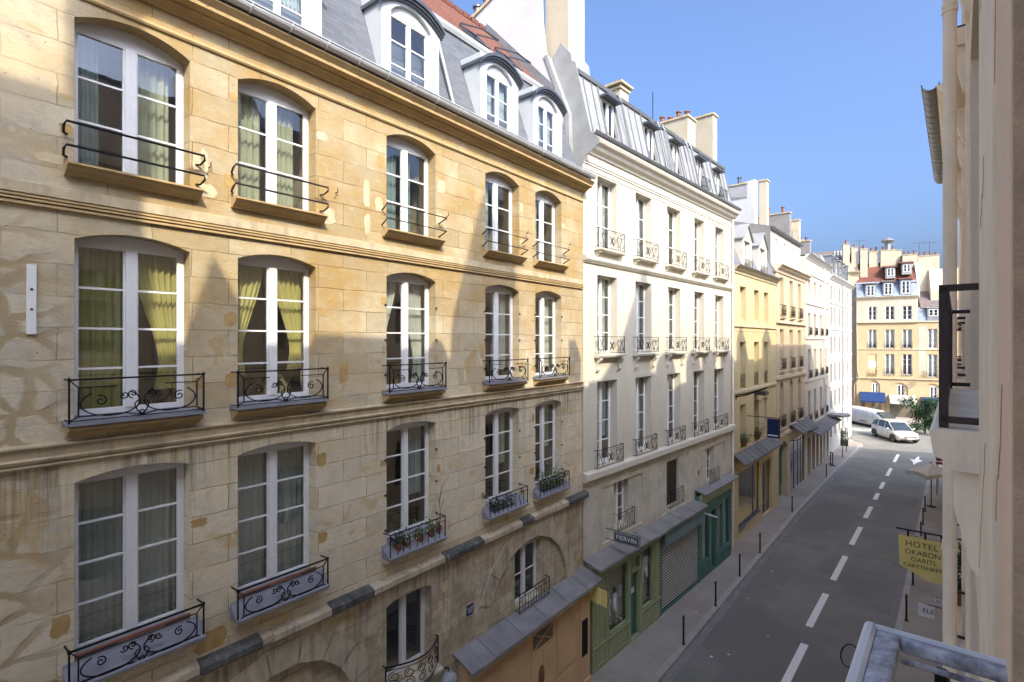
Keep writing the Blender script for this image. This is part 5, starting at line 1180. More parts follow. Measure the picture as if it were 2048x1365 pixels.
# -- pale grey-pink house
F5 = Facade((22.362, 40), (28.98, 48.0)); L5 = F5.L
b5 = F5.root('pale_house', 'pale plain house with a brown shop awning past the quoined house', 'building')
C5 = [(.95, 1.95), (3.3, 4.3), (5.9, 6.85)]; ops = []
for a, b in C5: ops += [(a, b, 13.9, 15.3, 0, .25), (a, b, 10.95, 12.7, 0, .3), (a, b, 7.6, 9.85, 0, .3), (a, b, 4.15, 6.6, 0, .3)]
ops += [(8.3, 9.2, 10.95, 12.7, 0, .3), (8.3, 9.2, 7.6, 9.85, 0, .3), (8.3, 9.2, 4.15, 6.6, 0, .3)]
ops += [(.75, 2.0, 0, 3.0, 0, .4), (2.5, 3.8, 0, 3.0, 0, .4), (4.3, 5.4, 0, 3.0, 0, .4), (6.0, 7.0, 0, 3.0, 0, .4), (7.5, 8.7, 0, 3.0, 0, .4), (9.1, 10.2, 0, 3, 0, .4)]
shell(F5, b5, L5, 17.0, ops, 'pale_wall')
cornice(b5, 0, L5, 17.12, .3, .3, 'bright_trim')
for z in (15.75, 13.42, 10.7, 7.4, 3.3): band(b5, .01, L5-.01, z, 'pale_trim', .08, .14)
wins = [o for o in ops if o[2] > 4]
for a, b, z0, z1, r, d in wins:
    o = window(b5, a+.002, z0, b-a-.004, z1-z0, 3, 0, .26, 'far_frame', rm='dark_room', rd=1.2); railing(o, 'blob', b-a-.004, 'iron', (0, -.26, 0), p=.12, h=.62) if z0 < 13 else None
mb = MB(); [mb.box(a, b, .3, .35, 0, 3) for a, b, z0, z1, r, d in ops if z0 == 0]; mb.build('door', 'wood_door', b5)
for k, (a, b) in enumerate(((4.9, 5.4),)): pass
o = canopy(b5, .3, 10.6, 3.75, .95, .40, 10, 'canopy_dark', .06); o['label'] = 'long brownish shop awning'
mb = MB(); gutter(mb, 0, L5, -.3, 17.16, .07); mb.build('gutter', 'zinc', b5)
mb = MB(); mb.tube([(7.6, -.08, 17.0), (7.6, -.08, .1)], .05, 6); mb.build('downpipe', 'pale_trim', b5)
mb = MB(); mb.prism([(-.02, 17.1), (2.5, 18.6), (8.8, 17.1)], 0, L5); mb.build('roof', 'zinc', b5)
stack(b5, 3.4, 3.95, 1.8, 5.2, 17.2, 21.2, 'chimney_grey', 3, r=.13, ph=.5); stack(b5, 4.0, 4.5, 1.2, 1.8, 17.0, 20.6, 'stone_dirty', 0)
# rounded canopy and dark shop at the end of the pale house
t = MB(); t.v, t.f = [], []
P = [(9.0, -.0), (10.4, 0), (11.0, -.4), (11.2, -1.0), (10.9, -1.5), (10.2, -1.7), (9.0, -1.2)]
t.prism([(y, x) for x, y in P], 0, 1) if False else None
m = MB(); i = len(m.v); m.v += [(x, y, z) for z in (3.75, 3.95) for x, y in P]; n = len(P); m.f += [tuple(range(n)), tuple(range(n, 2*n))]+[(k, (k+1) % n, n+(k+1) % n, n+k) for k in range(n)]
m.build('round_canopy', 'zinc', b5)
mb = MB(); mb.box(8.9, 10.5, -.3, -.002, 2.7, 3.4); mb.build('fascia', 'zinc_dark', b5)
# -- bright white corner house
F7 = Facade((28.98, 48.0), (37.83, 58.5)); L7 = F7.L
b7 = F7.root('corner_house', 'bright white corner house with rows of narrow grey-shuttered windows', 'building')
C7 = [(.55, 1.45), (2.6, 3.6), (5.05, 5.95), (7.8, 8.8), (10.5, 11.5)]; ops = []
rowsz = [(14.35, 15.7), (11.95, 13.7), (9.3, 10.95), (6.6, 8.4), (4.2, 5.85), (1.5, 2.95)]
for a, b in C7:
    for z0, z1 in rowsz: ops.append((a, b, z0, z1, 0, .14))
shell(F7, b7, L7, 16.35, ops, 'bright_wall', 10)
for z in (14.05, 11.6, 9.02, 6.28, 3.9): band(b7, 0, L7-.01, z, 'bright_trim', .08, .12)
cornice(b7, 0, L7+.1, 16.55, .4, .35, 'bright_trim')
for a, b, z0, z1, r, d in ops:
    o = window(b7, a+.002, z0, b-a-.004, z1-z0, 3, 0, .08, 'far_frame', rm='dark_room', rd=.8, mul=.1)
    cpart(('sh7', round(z1-z0, 2)), lambda m: [m.box(q, q+.09, -.1, -.06, .02, z1-z0-.02) for q in (.0, .8)], 'folded_shutter', 'zinc_light', o, (0, .02, 0))
mb = MB(); mb.prism([(.0, 16.5), (.75, 18.5), (3.5, 19.4), (7, 18.5), (9.5, 16.5)], 0, L7); mb.build('roof', 'zinc_light', b7)
for k in range(5):
    x = 1.6+k*2.3; m = MB(); m.box(x, x+1.1, .12, 1.6, 16.9, 18.55); d = m.build('dormer', 'zinc', b7); MB().box(x-.1, x+1.2, .0, 1.8, 18.56, 18.64).build('dormer_roof', 'zinc_light', d); m = MB(); m.box(x+.2, x+.9, .09, .115, 17.1, 18.4); m.build('window', 'glass', d)
mb = MB(); mb.tube([(7.1, -.08, 16.3), (7.1, -.08, .1)], .05, 6); mb.build('downpipe', 'zinc_light', b7)
stack(b7, -.3, .3, 1.5, 5.5, 17, 19.8, 'chimney_grey', 6, 'zinc_dark', r=.12, ph=.35); stack(b7, 5.0, 5.6, 3, 7, 17, 20.8, 'chimney_grey', 5, 'zinc_dark', r=.12, ph=.35)

# ------------------------------------------------------------------ the houses closing the street
F8 = Facade((49.214, 75), (55.22, 71.5)); L8 = 7.0
b8 = F8.root('corner_arcade_house', 'ochre and pink house with red tiled roof and dormers facing down the street', 'building')
C8 = [(1.4, 2.35), (3.35, 4.4), (5.3, 6.35)]
ops = []
for a, b in C8: ops += [(a, b, 13.42, 15.33, 0, .12), (a, b, 9.5, 12.1, 0, .18), (a, b, 5.85, 8.68, 0, .18)]
ops += [(1.15, 2.75, 0, 4.95, .78, .12), (4.0, 5.9, 0, 4.75, .9, .12)]
mb = wall(MB(), 0, L8+.02, 0, 13.1, [o for o in ops if o[2] < 13]); mb.quad((0, 0, 0), (0, 12, 0), (0, 12, 13.1), (0, 0, 13.1)); mb.build('wall', 'ochre_wall', b8, recalc=False)
mb = wall(MB(), 0, L8+.02, 13.1, 16.6, [o for o in ops if o[2] > 13]); mb.quad((0, 0, 13.1), (0, 8, 13.1), (0, 8, 16.6), (0, 0, 16.6)); mb.quad((L8, 0, 12.1), (L8, 8, 12.1), (L8, 8, 16.6), (L8, 0, 16.6)); o = mb.build('upper_wall', 'pink_wall', b8, recalc=False)
mb = wall(MB(), .9, 6.1, .01, 4.98, [(1.85, 2.5, 3.2, 4.65, .1, .1), (4.75, 5.55, 2.95, 4.5, .1, .1)], .12); mb.build('arch_infill', 'ochre_wall', b8, recalc=False)
band(b8, 0, L8, 13.12, 'stone_trim_pale', .25, .16); band(b8, 0, L8+3.4, 5.3, 'stone_trim_pale', .18, .16); band(b8, 0, L8, 9.35, 'yellow_trim', .1, .1); cornice(b8, -.15, L8+.05, 16.72, .35, .35, 'yellow_trim')
for i, (a, b) in enumerate(C8):
    w = b-a-.004; window(b8, a+.002, 13.42, w, 1.91, 3, 0, .08, 'white_paint', rm='dark_room', rd=1)
    o = window(b8, a+.002, 9.5, w, 2.6, 4, 0, .13, 'white_paint', [('curtain_white', 'full', .05, .95, 0, .15)], rm='dark_room', rd=1); railing(o, 'blob', w, 'iron', (0, -.1, 0), p=.12, h=.85)
    if i: o = window(b8, a+.002, 5.85, w, 2.83, 4, 0, .13, 'white_paint', [('curtain_white', 'full', .05, .95, 0, .1)] if i == 1 else [], rm='dark_room', rd=1); railing(o, 'blob', w, 'iron', (0, -.1, -.1), p=.16, h=.9)
    else:
        o = MB().box(1.4, 2.35, .1, .16, 5.85, 8.68).build('boarded_window', 'shop_orange', b8); o['label'] = 'window closed by a plain orange board with white sheets on it'; MB().box(1.44, 2.33, .085, .099, 6.8, 7.6).build('paper_sheet', 'sign_white', o); railing(o, 'blob', .95, 'iron', (1.4, 0, 5.55), p=.16, h=.85)
window(b8, 1.852, 3.2, .646, 1.45, 3, .1, .17, 'white_paint', rm='dark_room', rd=.6); window(b8, 4.752, 2.95, .796, 1.55, 3, .1, .17, 'white_paint', rm='dark_room', rd=.6)
mb = MB(); mb.prism([(.0, 16.72), (.75, 18.9), (.75, 16.72)], 0, L8); mb.build('slate_slope', 'blue_slate', b8)
mb = MB(); mb.prism([(.55, 18.55), (4.2, 22.0), (9.5, 18.5), (9.5, 16.6), (.75, 16.6), (.75, 18.55)], .2, L8); mb.build('roof', 'red_tile', b8)
for a, z0, z1 in ((1.15, 16.75, 18.55), (3.2, 16.8, 18.75), (5.15, 16.9, 19.0)):
    m = MB(); m.box(a-.12, a+1.12, .0, 2.6, z0, z1); d = m.build('dormer', 'blue_slate', b8); MB().prism([(-.22, z1), (-.22, z1+.07), (2.4, z1+.5), (2.4, z1)], a-.3, a+1.3).build('dormer_roof', 'dark_tile' if a < 5 else 'red_tile', d)
    w = .9; f = cpart(('d8', round(z1-z0, 1)), lambda q: win_frame(q, w, z1-z0-.35, 3, 0), 'window', 'white_paint', d, (a+.05, -.05, z0+.12)); MB().box(0.02, w-.02, .02, .035, .02, z1-z0-.37).build('pane', 'far_glass', f)
for a, z0 in ((3.5, 19.5), (5.35, 19.95)):
    m = MB(); m.box(a, a+1.1, .95, 3.2, z0-.2, z0+1.35); d = m.build('dormer', 'zinc_light', b8); MB().prism([(.75, z0+1.36), (.75, z0+1.43), (3.4, z0+1.9), (3.4, z0+1.36)], a-.2, a+1.35).build('dormer_roof', 'red_tile', d)
    f = cpart(('d9',), lambda q: win_frame(q, .8, 1.1, 2, 0), 'window', 'white_paint', d, (a+.15, .89, z0+.1)); MB().box(.02, .78, .03, .045, .02, 1.08).build('pane', 'far_glass', f)
mb = MB(); mb.prism([(1.0, 16.6), (1.0, 19.0), (2.0, 20.2), (3.0, 21.5), (7, 21.6), (9, 16)], L8, L8+.35); mb.build('party_wall', 'gable_wall', b8)
for (x0, x1, y0, y1, z1, n) in ((-1.6, -.75, 1.2, 3.5, 24.6, 2), (-.5, .3, 2.2, 4.2, 24.2, 1), (.55, 1.45, 1.8, 4.0, 23.8, 3), (1.75, 2.9, 3.5, 4.6, 23.6, 2), (3.1, 4.9, 3.2, 4.2, 23.6, 3), (4.9, 5.6, 3.6, 5.2, 23.5, 0), (5.65, 7.3, 3.0, 4.2, 22.7, 3), (7.35, 9.8, 3.1, 4.4, 22.4, 4)):
    stack(b8, x0, x1, y0, y1, 16.0, z1, 'chimney_wall', n, r=.13, ph=.45)
mb = MB(); mb.lathe([(.35, 0), (.35, .9), (.9, 1.3), (.75, 1.45), (.3, 1.75), (.1, 1.8)], (4.0, 3.7, 23.7), 8); mb.build('roof_cowl', 'zinc', b8)
for x, lb in ((.55, 'left television aerial among the far chimneys'), (7.7, 'middle television aerial on the far chimneys'), (8.8, 'right television aerial on the far chimneys')):
    t = empty('aerial', F8.w(x, 3.8, 23.4 if x < 1 else 22.4), F8.rz, label=lb, cat='aerial', group='aerials on the far roofs'); m = MB(); m.bar((0, 0, 0), (0, 0, 2.1), .03); m.bar((-.8, 0, 2.05), (.8, 0, 1.9), .022); [m.bar((q, -.02, 1.85), (q, 0, 2.12), .014) for q in (-.6, -.3, 0, .3, .6)]; m.build('mast', 'grey_iron', t)
mb = MB(); mb.tube([(.0, -.1, 13.1), (.1, -.1, 6.2), (.35, -.1, 5.2), (-.25, -.1, 4.2), (-.25, -.1, .1)], .06, 6); mb.build('downpipe', 'stone_trim_pale', b8)
# right neighbour with slate roof
b9 = F8.root('slate_roof_house', 'ochre and pink patched house under a blue slate roof, right of the red tiled house', 'building')
ops = [(8.05, 9.1, 9.5, 12.15, 0, .15), (8.05, 9.1, 5.6, 8.7, 0, .15), (7.5, 9.5, 0, 4.75, .95, .1)]
mb = wall(MB(), 7.03, 13, 0, 13.1, ops); mb.quad((13, 0, 0), (13, 10, 0), (13, 10, 13.1), (13, 0, 13.1)); mb.build('wall', 'ochre_wall', b9, recalc=False)
mb = wall(MB(), 7.2, 9.9, .01, 4.8, [(8.3, 9.1, 2.8, 4.4, .1, .1)], .1); mb.build('arch_infill', 'ochre_wall', b9, recalc=False)
mb = MB(); mb.box(7.1, 7.9, -.006, -.001, 6.0, 12.5); mb.build('pale_render_patch', 'pink_wall', b9)
mb = MB(); mb.prism([(.0, 13.12), (.45, 15.1), (.45, 13.12)], 7.03, 13); mb.build('slate_slope', 'blue_slate', b9); mb = MB(); mb.prism([(.3, 15.0), (3.5, 17.8), (7, 15), (7, 13.1), (.45, 13.1), (.45, 15.0)], 7.35, 13); mb.build('roof', 'dark_tile', b9)
band(b9, 7.03, 13, 13.15, 'yellow_trim', .15, .16); band(b9, 7.03, 13, 9.35, 'yellow_trim', .1, .1)
window(b9, 8.052, 9.5, 1.046, 2.65, 4, 0, .1, 'white_paint', [('curtain_white', 'full', .05, .95, 0, .1)], rm='dark_room', rd=1); o = window(b9, 8.052, 5.6, 1.046, 3.1, 4, 0, .1, 'white_paint', [('curtain_white', 'full', .05, .95, 0, .1)], rm='dark_room', rd=1); railing(o, 'blob', 1.046, 'iron', (0, -.1, 0), p=.16, h=.9, e=.5)
window(b9, 8.302, 2.8, .796, 1.6, 3, .1, .15, 'white_paint', rm='dark_room', rd=.6)
m = MB(); m.box(8.0, 9.3, -.05, 1.6, 13.2, 14.95); d = m.build('dormer', 'zinc', b9); MB().box(7.85, 9.45, -.15, 1.8, 14.96, 15.05).build('dormer_roof', 'zinc_light', d); f = cpart(('d10',), lambda q: win_frame(q, 1.0, .9, 2, 0), 'window', 'white_paint', d, (8.15, -.1, 13.85)); MB().box(.02, .98, .02, .035, .02, .88).build('pane', 'far_glass', f)
mb = MB(); mb.prism([(1.5, 13), (1.5, 17.5), (3.0, 20.5), (8, 20.5), (8, 13)], 8.6, 13); mb.build('rear_wall', 'chimney_wall', b9)
# beige corner block on the left, behind, with its dark roof
FX = Facade((39.83, 82.04), (50.2, 76.0))
bx = FX.root('beige_block', 'beige corner block with a dark roof and skylights, left of the red tiled house', 'building')
ops = [(q, q+.6, z, z+1.9, 0, .12) for z in (5.0, 8.6, 12.4, 16.0) for q in (FX.L-1.3, FX.L-2.6)]
mb = wall(MB(), 0, FX.L, 0, 20.3, ops); mb.quad((FX.L, 0, 0), (FX.L, 10, 0), (FX.L, 10, 20.3), (FX.L, 0, 20.3)); mb.build('wall', 'beige_wall', bx, recalc=False)
for a, b, z0, z1, *_ in ops: o = window(bx, a+.002, z0, b-a-.004, z1-z0, 3, 0, .08, 'far_frame', rm='dark_room', rd=.8)
cornice(bx, 0, FX.L+.2, 20.6, .45, .6, 'yellow_trim')
mb = MB(); mb.prism([(.1, 20.6), (4.2, 24.4), (9, 20.6)], 0, FX.L); mb.build('roof', 'dark_tile', bx)
mb = MB()
X0 = FX.L-3.0
for k in range(5): x = X0+k*.42; mb.hexa([(x, 1.6, 22.1), (x+.24, 1.6, 22.1), (x+.24, 3.9, 24.2), (x, 3.9, 24.2), (x, 1.55, 22.22), (x+.24, 1.55, 22.22), (x+.24, 3.85, 24.32), (x, 3.85, 24.32)])
mb.build('skylight', 'zinc_light', bx)
mb = MB(); mb.prism([(FX.L-1.6, 20.7), (FX.L-.4, 20.7), (FX.L-1.0, 21.9)], .1, 2.2, 'y'); mb.build('pediment_dormer', 'chimney_wall', bx)
# awnings on the far ground floor
def awning(name, par, x0, x1, z, mat, label, p=1.6, drop=1.1, val=.22):
    a = MB(); n = 12
    for k in range(n):
        u0, u1 = k/n, (k+1)/n
        f = lambda u: (-p*u, z-drop*(u**1.5))
        y0, q0 = f(u0); y1, q1 = f(u1); a.hexa([(x0, y0, q0-.012), (x1, y0, q0-.012), (x1, y1, q1-.012), (x0, y1, q1-.012), (x0, y0, q0), (x1, y0, q0), (x1, y1, q1), (x0, y1, q1)])
    a.box(x0, x1, -p-.01, -p, z-drop-val, z-drop)
    o = a.build(name, mat, par); o['label'] = label
    m = MB(); [m.tube([(x, 0, z-.9), (x, -p+.05, z-drop-.02)], .02, 4) for x in (x0+.05, x1-.05)]; [m.bar((x, -p+.05, z-drop), (x, -p+.05, 0), .03) for x in (x0+.05, x1-.05)]; m.build('awning_arm', 'iron', o)
    return o
o = awning('awning', b8, .4, 3.3, 3.3, 'awning_blue', 'bright blue curved shop awning', 1.5); awning('awning', b8, 3.75, 6.7, 3.05, 'awning_grey', 'grey-beige striped shop awning', 1.7, .9)
o = awning('awning', b9, 7.3, 9.8, 2.9, 'awning_blue', 'blue shop awning behind the potted tree', 1.3, .9)
letters(o, 'CAFE', .2, 'white_letters', (8.6, -1.315, 1.9), (R(90), 0, 0), .004) if False else None
for x0, x1, par, m in ((.6, 1.0, b8, 'dark_room'), (3.9, 6.4, b8, 'dark_room'), (1.9, 2.9, b8, 'dark_room'), (7.6, 9.6, b9, 'dark_room')):
    q = MB().box(x0, x1, -.03, .0, 0, 1.95).build('shop_window', m, par)
t = empty('street_lamp', F8.w(10.6, 0, 8.3), F8.rz, label='black dish-shaped lamp on a curved arm in front of the slate-roofed house', cat='lamp')
m = MB(); m.tube([(.3, 0, -.2), (-.2, -1.2, .15), (-.9, -2.6, .35), (-1.0, -2.7, .1)], .035, 5); m.build('arm', 'iron', t); m = MB(); m.lathe([(.48, -.42), (.44, -.30), (.16, -.12), (.07, 0), (.05, .12)], (-1.0, -2.7, .1), 12); m.build('shade', 'iron', t)
# ------------------------------------------------------------------ right-hand row (seen edge-on; its roofs cast the shadows on the left row)
def FR(t0, t1, l): A = W(t1, l); B = W(t0, l); return Facade((A.x, A.y), (B.x, B.y))
def rx(t1, t): return t1-t
def vol(par, name, mat, t1, ta, tb, y0, y1, z0, z1): return MB().box(t1-tb, t1-ta, y0, y1, z0, z1).build(name, mat, par)
# own house: wall from t=-2.4 to 14.2
T1 = 14.2; FB = FR(-2.4, T1, -.07)
br = FB.root('balcony_house', 'cream house right beside the viewer with shallow iron balconies and a white downpipe', 'building')
colsR = [(2.72, 4.85), (6.3, 7.9), (9.1, 10.8), (11.9, 13.4)]
ops = []
for (ta, tb) in colsR:
    for z0, z1 in ((10.15, 12.45), (7.05, 9.3), (13.3, 15.4), (3.9, 6.0)): ops.append((T1-tb, T1-ta, z0, z1, 0, .35))
ops.append((T1-1.12, T1+1.2, 9.55, 12.6, 0, .45))
ops += [(T1-.9, T1+1.0, 13.3, 15.4, 0, .35), (T1-.9, T1+1.0, 6.6, 8.8, 0, .35)]
mb = wall(MB(), 0, 16.6, 0, 17.6, ops)
mb.quad((0, 0, 0), (0, 10, 0), (0, 10, 17.6), (0, 0, 17.6)); mb.quad((0, 10, 0), (16.6, 10, 0), (16.6, 10, 17.6), (0, 10, 17.6)); mb.quad((0, 0, 17.59), (16.6, 0, 17.59), (16.6, 10, 17.59), (0, 10, 17.59))
mb.build('wall', 'right_wall', br, recalc=False)
for a, b, z0, z1, r, d in ops:
    if z0 == 9.55: continue
    o = window(br, a+.002, z0, b-a-.004, z1-z0, 3, 0, .3, 'far_frame', rm='dark_room', rd=1.4)
# flat bands and mouldings beside the nearest window
def vband(ta, tb, d, mat, z0=0, z1=17.5): return MB().box(T1-tb, T1-ta, -d, .0, z0, z1).build('window_surround', mat, br)
vband(1.50, 1.84, .012, 'right_trim'); vband(1.86, 2.60, .008, 'right_trim'); vband(1.13, 1.49, .006, 'right_wall_peach'); vband(5.0, 5.3, .02, 'right_trim'); vband(8.0, 8.2, .03, 'right_trim')
MB().box(T1-1.135, T1-1.10, -.004, .42, 9.0, 13.0).build('window_frame', 'rough_brown', br)
rn = random.Random(5)
for (ta, za, tb, zb) in ((1.75, 12.4, 2.3, 11.6), (2.0, 11.0, 2.25, 10.85), (1.2, 10.4, 1.4, 10.15), (1.3, 11.6, 1.42, 11.0), (1.9, 10.2, 2.4, 9.7)):
    P = []
    for k in range(9): u = k/8; P.append((T1-(ta+(tb-ta)*u)+rn.uniform(-.012, .012), -.0125, za+(zb-za)*u+rn.uniform(-.03, .03)))
    MB().tube(P, .0012, 4).build('crack', 'rough_brown', br)
def slabR(m, w, p=.14):
    m.prism([(.3, 0), (-p, 0), (-p-.012, -.01), (-p, -.10), (-p+.03, -.115), (-p+.05, -.135), (-p+.06, -.15), (0, -.155), (.3, -.02)], -.12, w+.12)
    for x in (-.08, w-.06): m.prism([(0, -.155), (-p+.06, -.155), (-p+.06, -.30), (-.05, -.42), (-.03, -.52), (0, -.55)], x, x+.14)
for (ta, tb) in colsR+[(-1.0, .9)]:
    for z in (10.15, 13.3, 7.05):
        if ta < 0 and z == 10.15: continue
        w = tb-ta
        o = cpart(('slabR', round(w, 2)), lambda m: slabR(m, w), 'balcony_slab', 'right_trim', br, (T1-tb, 0, z+.01))
        def g(m, w=w):
            e, p, h = .06, .11, .56
            m.box(-e, w+e, -p-.012, -p+.014, h-.03, h); m.box(-e, w+e, -p-.008, -p+.008, .03, .05)
            for x in (-e, w+e-.03): m.box(x, x+.03, -p-.015, -p+.015, 0, h); m.box(x, x+.03, -p, .0, h-.025, h); m.box(x, x+.03, -p, 0, .02, .045)
            n = int(w/.13)
            for k in range(1, n): x = w*k/n; m.box(x-.006, x+.006, -p-.006, -p+.006, .04, h-.02)
            m.tube(arcp(w/2, h/2, .2, 0, 360, 12, -p), .01, 4, True)
        cpart(('gR', round(w, 2)), g, 'railing', 'brown_iron', o, (0, 0, .0))
mb = MB(); x = T1-5.62; mb.tube([(x, -.115, 17.5), (x, -.115, 0.05)], .048, 12)
for z in (16, 13.2, 10.6, 8.78, 6.2, 3.2): mb.tube([(x, -.115, z), (x, -.115, z+.035)], .056, 12); mb.tube([(x, -.115, z+.045), (x, -.115, z+.075)], .054, 12)
mb.build('downpipe', 'right_trim', br, smooth=False)
# extra storey with a gabled dormer nearest the viewer, chimney walls
vol(br, 'attic', 'right_wall', T1, -2.4, 3.4, .02, 8, 17.6, 18.85); vol(br, 'attic', 'zinc', T1, 3.4, 9.5, .3, 8, 17.6, 17.9); vol(br, 'attic', 'zinc', T1, 9.5, 14.2, .6, 8, 17.6, 18.3)
MB().prism([(T1-(-1.9), 18.85), (T1-(-1.05), 18.85), (T1-(-1.45), 20.3)], .35, 1.6, 'y').build('dormer', 'zinc', br)
o = MB().prism([(.5, 17.7), (.9, 20.25), (2.9, 25.2), (4.8, 26.3), (4.8, 17.7)], T1-3.6, T1-3.3).build('party_wall', 'gable_wall', br)
o = MB().prism([(.2, 17.1), (4.5, 22.9), (7.8, 28.9), (8.7, 29.0), (8.7, 17.1)], T1-9.7, T1-9.4).build('party_wall', 'gable_wall', br)
vol(br, 'chimney', 'chimney_wall', T1, 8.35, 8.75, .5, 1.1, 17.6, 19.5)
# viewer's own guard: pale painted metal, flat top
t = empty('window_guard', W(0, 0, 9.95), 0, label='scuffed pale blue-white metal guard rail of the viewer\'s own window, at the bottom edge', cat='railing')
m = MB()
def P3(tt, ll, z): v = W(tt, ll); return (v.x, v.y, z)
def barW(m, t0, l0, t1, l1, wd, z0, z1):
    a = Vector((*W(t0, l0).xy,)); b = Vector((*W(t1, l1).xy,)); d = (b-a).normalized(); n = Vector((-d.y, d.x))*wd
    m.hexa([(*a, z0), (*b, z0), (*(b+n), z0), (*(a+n), z0), (*a, z1), (*b, z1), (*(b+n), z1), (*(a+n), z1)])
barW(m, 1.22, .118, -.8, .118, .038, -.022, -.001); m.build('top_rail', 'light_cover', t, bevel=.006)
m = MB(); barW(m, 1.222, .08, 1.222, -.072, -.024, -.024, -.002); barW(m, 1.19, .08, 1.196, -.07, -.010, -.036, -.025); m.build('side_rail', 'light_cover', t, bevel=.006)
m = MB(); a = W(1.23, .128); b = W(-.8, .128); m.tube([(a.x, a.y, -.006), (b.x, b.y, -.006)], .011, 8); a2 = W(1.235, -.07); m.tube([(a.x, a.y, -.006), (a2.x, a2.y, -.006)], .008, 8); m.build('edge_tube', 'sign_white', t)
m = MB(); barW(m, 1.20, .10, 1.20, -.07, -.02, -.60, -.57)
for ll in (.10, .02): a = W(1.205, ll); m.tube([(a.x, a.y, -.035), (a.x, a.y, -.6)], .011, 6)
for k in range(12): a = W(1.1-k*.14, .10); m.tube([(a.x, a.y, -.035), (a.x, a.y, -.6)], .008, 6)
m.build('lower_bars', 'iron', t)
m = MB(); c = W(1.17, .155); m.tube([(c.x+.017*math.cos(R(k*24)), c.y, -.045+.022*math.sin(R(k*24))) for k in range(14)], .0012, 4); m.build('wire_loop', 'iron', t)
# house further on with the fat gutter
T2 = 23.0; F22 = FR(14.25, T2, -.07)
bq = F22.root('gutter_house', 'house on the right whose round ribbed gutter sticks out against the sky', 'building')
ops = [(a, a+1.2, z, z+2.1, 0, .3) for a in (.8, 3.0, 5.2, 7.0) for z in (4, 7.2, 10.3, 13.2)]
mb = wall(MB(), 0, T2-14.25, 0, 15.9, ops); mb.quad((8.75, 0, 0), (8.75, 10, 0), (8.75, 10, 15.9), (8.75, 0, 15.9)); mb.quad((0, 0, 0), (0, 10, 0), (0, 10, 15.9), (0, 0, 15.9)); mb.quad((0, 10, 0), (8.75, 10, 0), (8.75, 10, 15.9), (0, 10, 15.9)); mb.build('wall', 'right_wall_peach', bq, recalc=False)
for a, b, z0, z1, r, d in ops: window(bq, a+.002, z0, 1.196, 2.1, 3, 0, .26, 'far_frame', rm='dark_room', rd=1)
mb = MB(); mb.prism([(.02, 15.6), (-.35, 15.75), (-.42, 15.9), (.02, 15.95)], 0, 8.74); mb.build('eaves', 'right_trim', bq)
mb = MB(); gutter(mb, 0, 8.74, -.50, 15.98, .15, 10); [mb.tube([(x, -.5+.156*math.cos(R(180+180*k/8)), 15.98+.156*math.sin(R(180+180*k/8))) for k in range(9)], .006, 4) for x in [.2+.42*i for i in range(21)]]; mb.build('gutter', 'zinc', bq)
mb = MB(); mb.prism([(-.3, 15.95), (.9, 17.95), (4, 19.5), (9, 16)], 0, 8.74); mb.build('roof', 'zinc', bq)
for ta, tb in ((14.4, 16.0), (17.2, 18.6), (18.9, 20.4), (21.2, 22.6)):
    P = arc_pts(T2-tb, T2-ta, 18.2, .55, 10); MB().prism([(T2-tb, 16.2), (T2-ta, 16.2)]+list(reversed(P)), .3, 1.6, 'y').build('dormer', 'zinc_light', bq)
def plainblock(name, label, t0, t1, H, mat, dormers=(), top=None, l=-.07):
    Fq = FR(t0, t1, l); b = Fq.root(name, label, 'building'); L = t1-t0
    ops = [(a, a+1.1, z, z+2.0, 0, .25) for a in [.9+2.3*k for k in range(int((L-1.2)/2.3))] for z in (4, 7.2, 10.3, 13.2) if z+2.2 < H]
    mb = wall(MB(), 0, L-.01, 0, H, ops)
    for x in (0, L-.01): mb.quad((x, 0, 0), (x, 9, 0), (x, 9, H), (x, 0, H))
    mb.quad((0, 9, 0), (L-.01, 9, 0), (L-.01, 9, H), (0, 9, H)); mb.build('wall', mat, b, recalc=False)
    for a, c, z0, z1, *_ in ops: window(b, a+.002, z0, 1.096, 2.0, 3, 0, .22, 'far_frame', rm='dark_room', rd=1)
    MB().prism([(-.15, H-.2), (-.25, H+.02), (.9, H+1.2), (4, H+2.2), (9, H)], 0, L-.01).build('roof', 'zinc', b)
    MB().prism([(-.25, H-.25), (-.36, H-.05), (-.36, H+.05), (-.2, H+.05)], 0, L-.01).build('gutter', 'zinc', b)
    for ta, tb, zz in dormers: MB().prism([(t1-tb, H), (t1-ta, H), (t1-ta, zz-.8), (t1-(ta+tb)/2, zz), (t1-tb, zz-.8)], .3, 1.5, 'y').build('dormer', 'zinc', b)
    return b
plainblock('right_row_house', 'house with two pointed dormers further along the right side', 23.05, 31, 17.4, 'right_wall', ((23.8, 25.2, 20.0), (28.5, 30.4, 20.0)))
plainblock('right_row_house', 'taller house along the right side before the cafe parasol', 31.05, 42, 18.2, 'right_wall_peach')
F6 = FR(42.05, 50, -.07); be = F6.root('end_house', 'last house on the right where the street opens onto the junction', 'building')
A = [W(42.05, -.07), W(50, -.07), W(55, -16), W(42.05, -16)]
def loc(v): d = Vector((v.x, v.y))-F6.A; return (d.dot(F6.u), d.dot(F6.inw))
mb = MB(); mb.prism([loc(v) for v in A], 0, 16, 'z'); mb.build('wall', 'right_wall', be); mb = MB(); mb.prism([(q[0], q[1]) for q in [loc(v) for v in A]], 16.02, 16.3, 'z'); mb.build('roof', 'zinc', be)
F0 = FR(-20, -2.95, -.07); bt = F0.root('tall_house', 'tall house behind the viewer on the right side of the street', 'building')
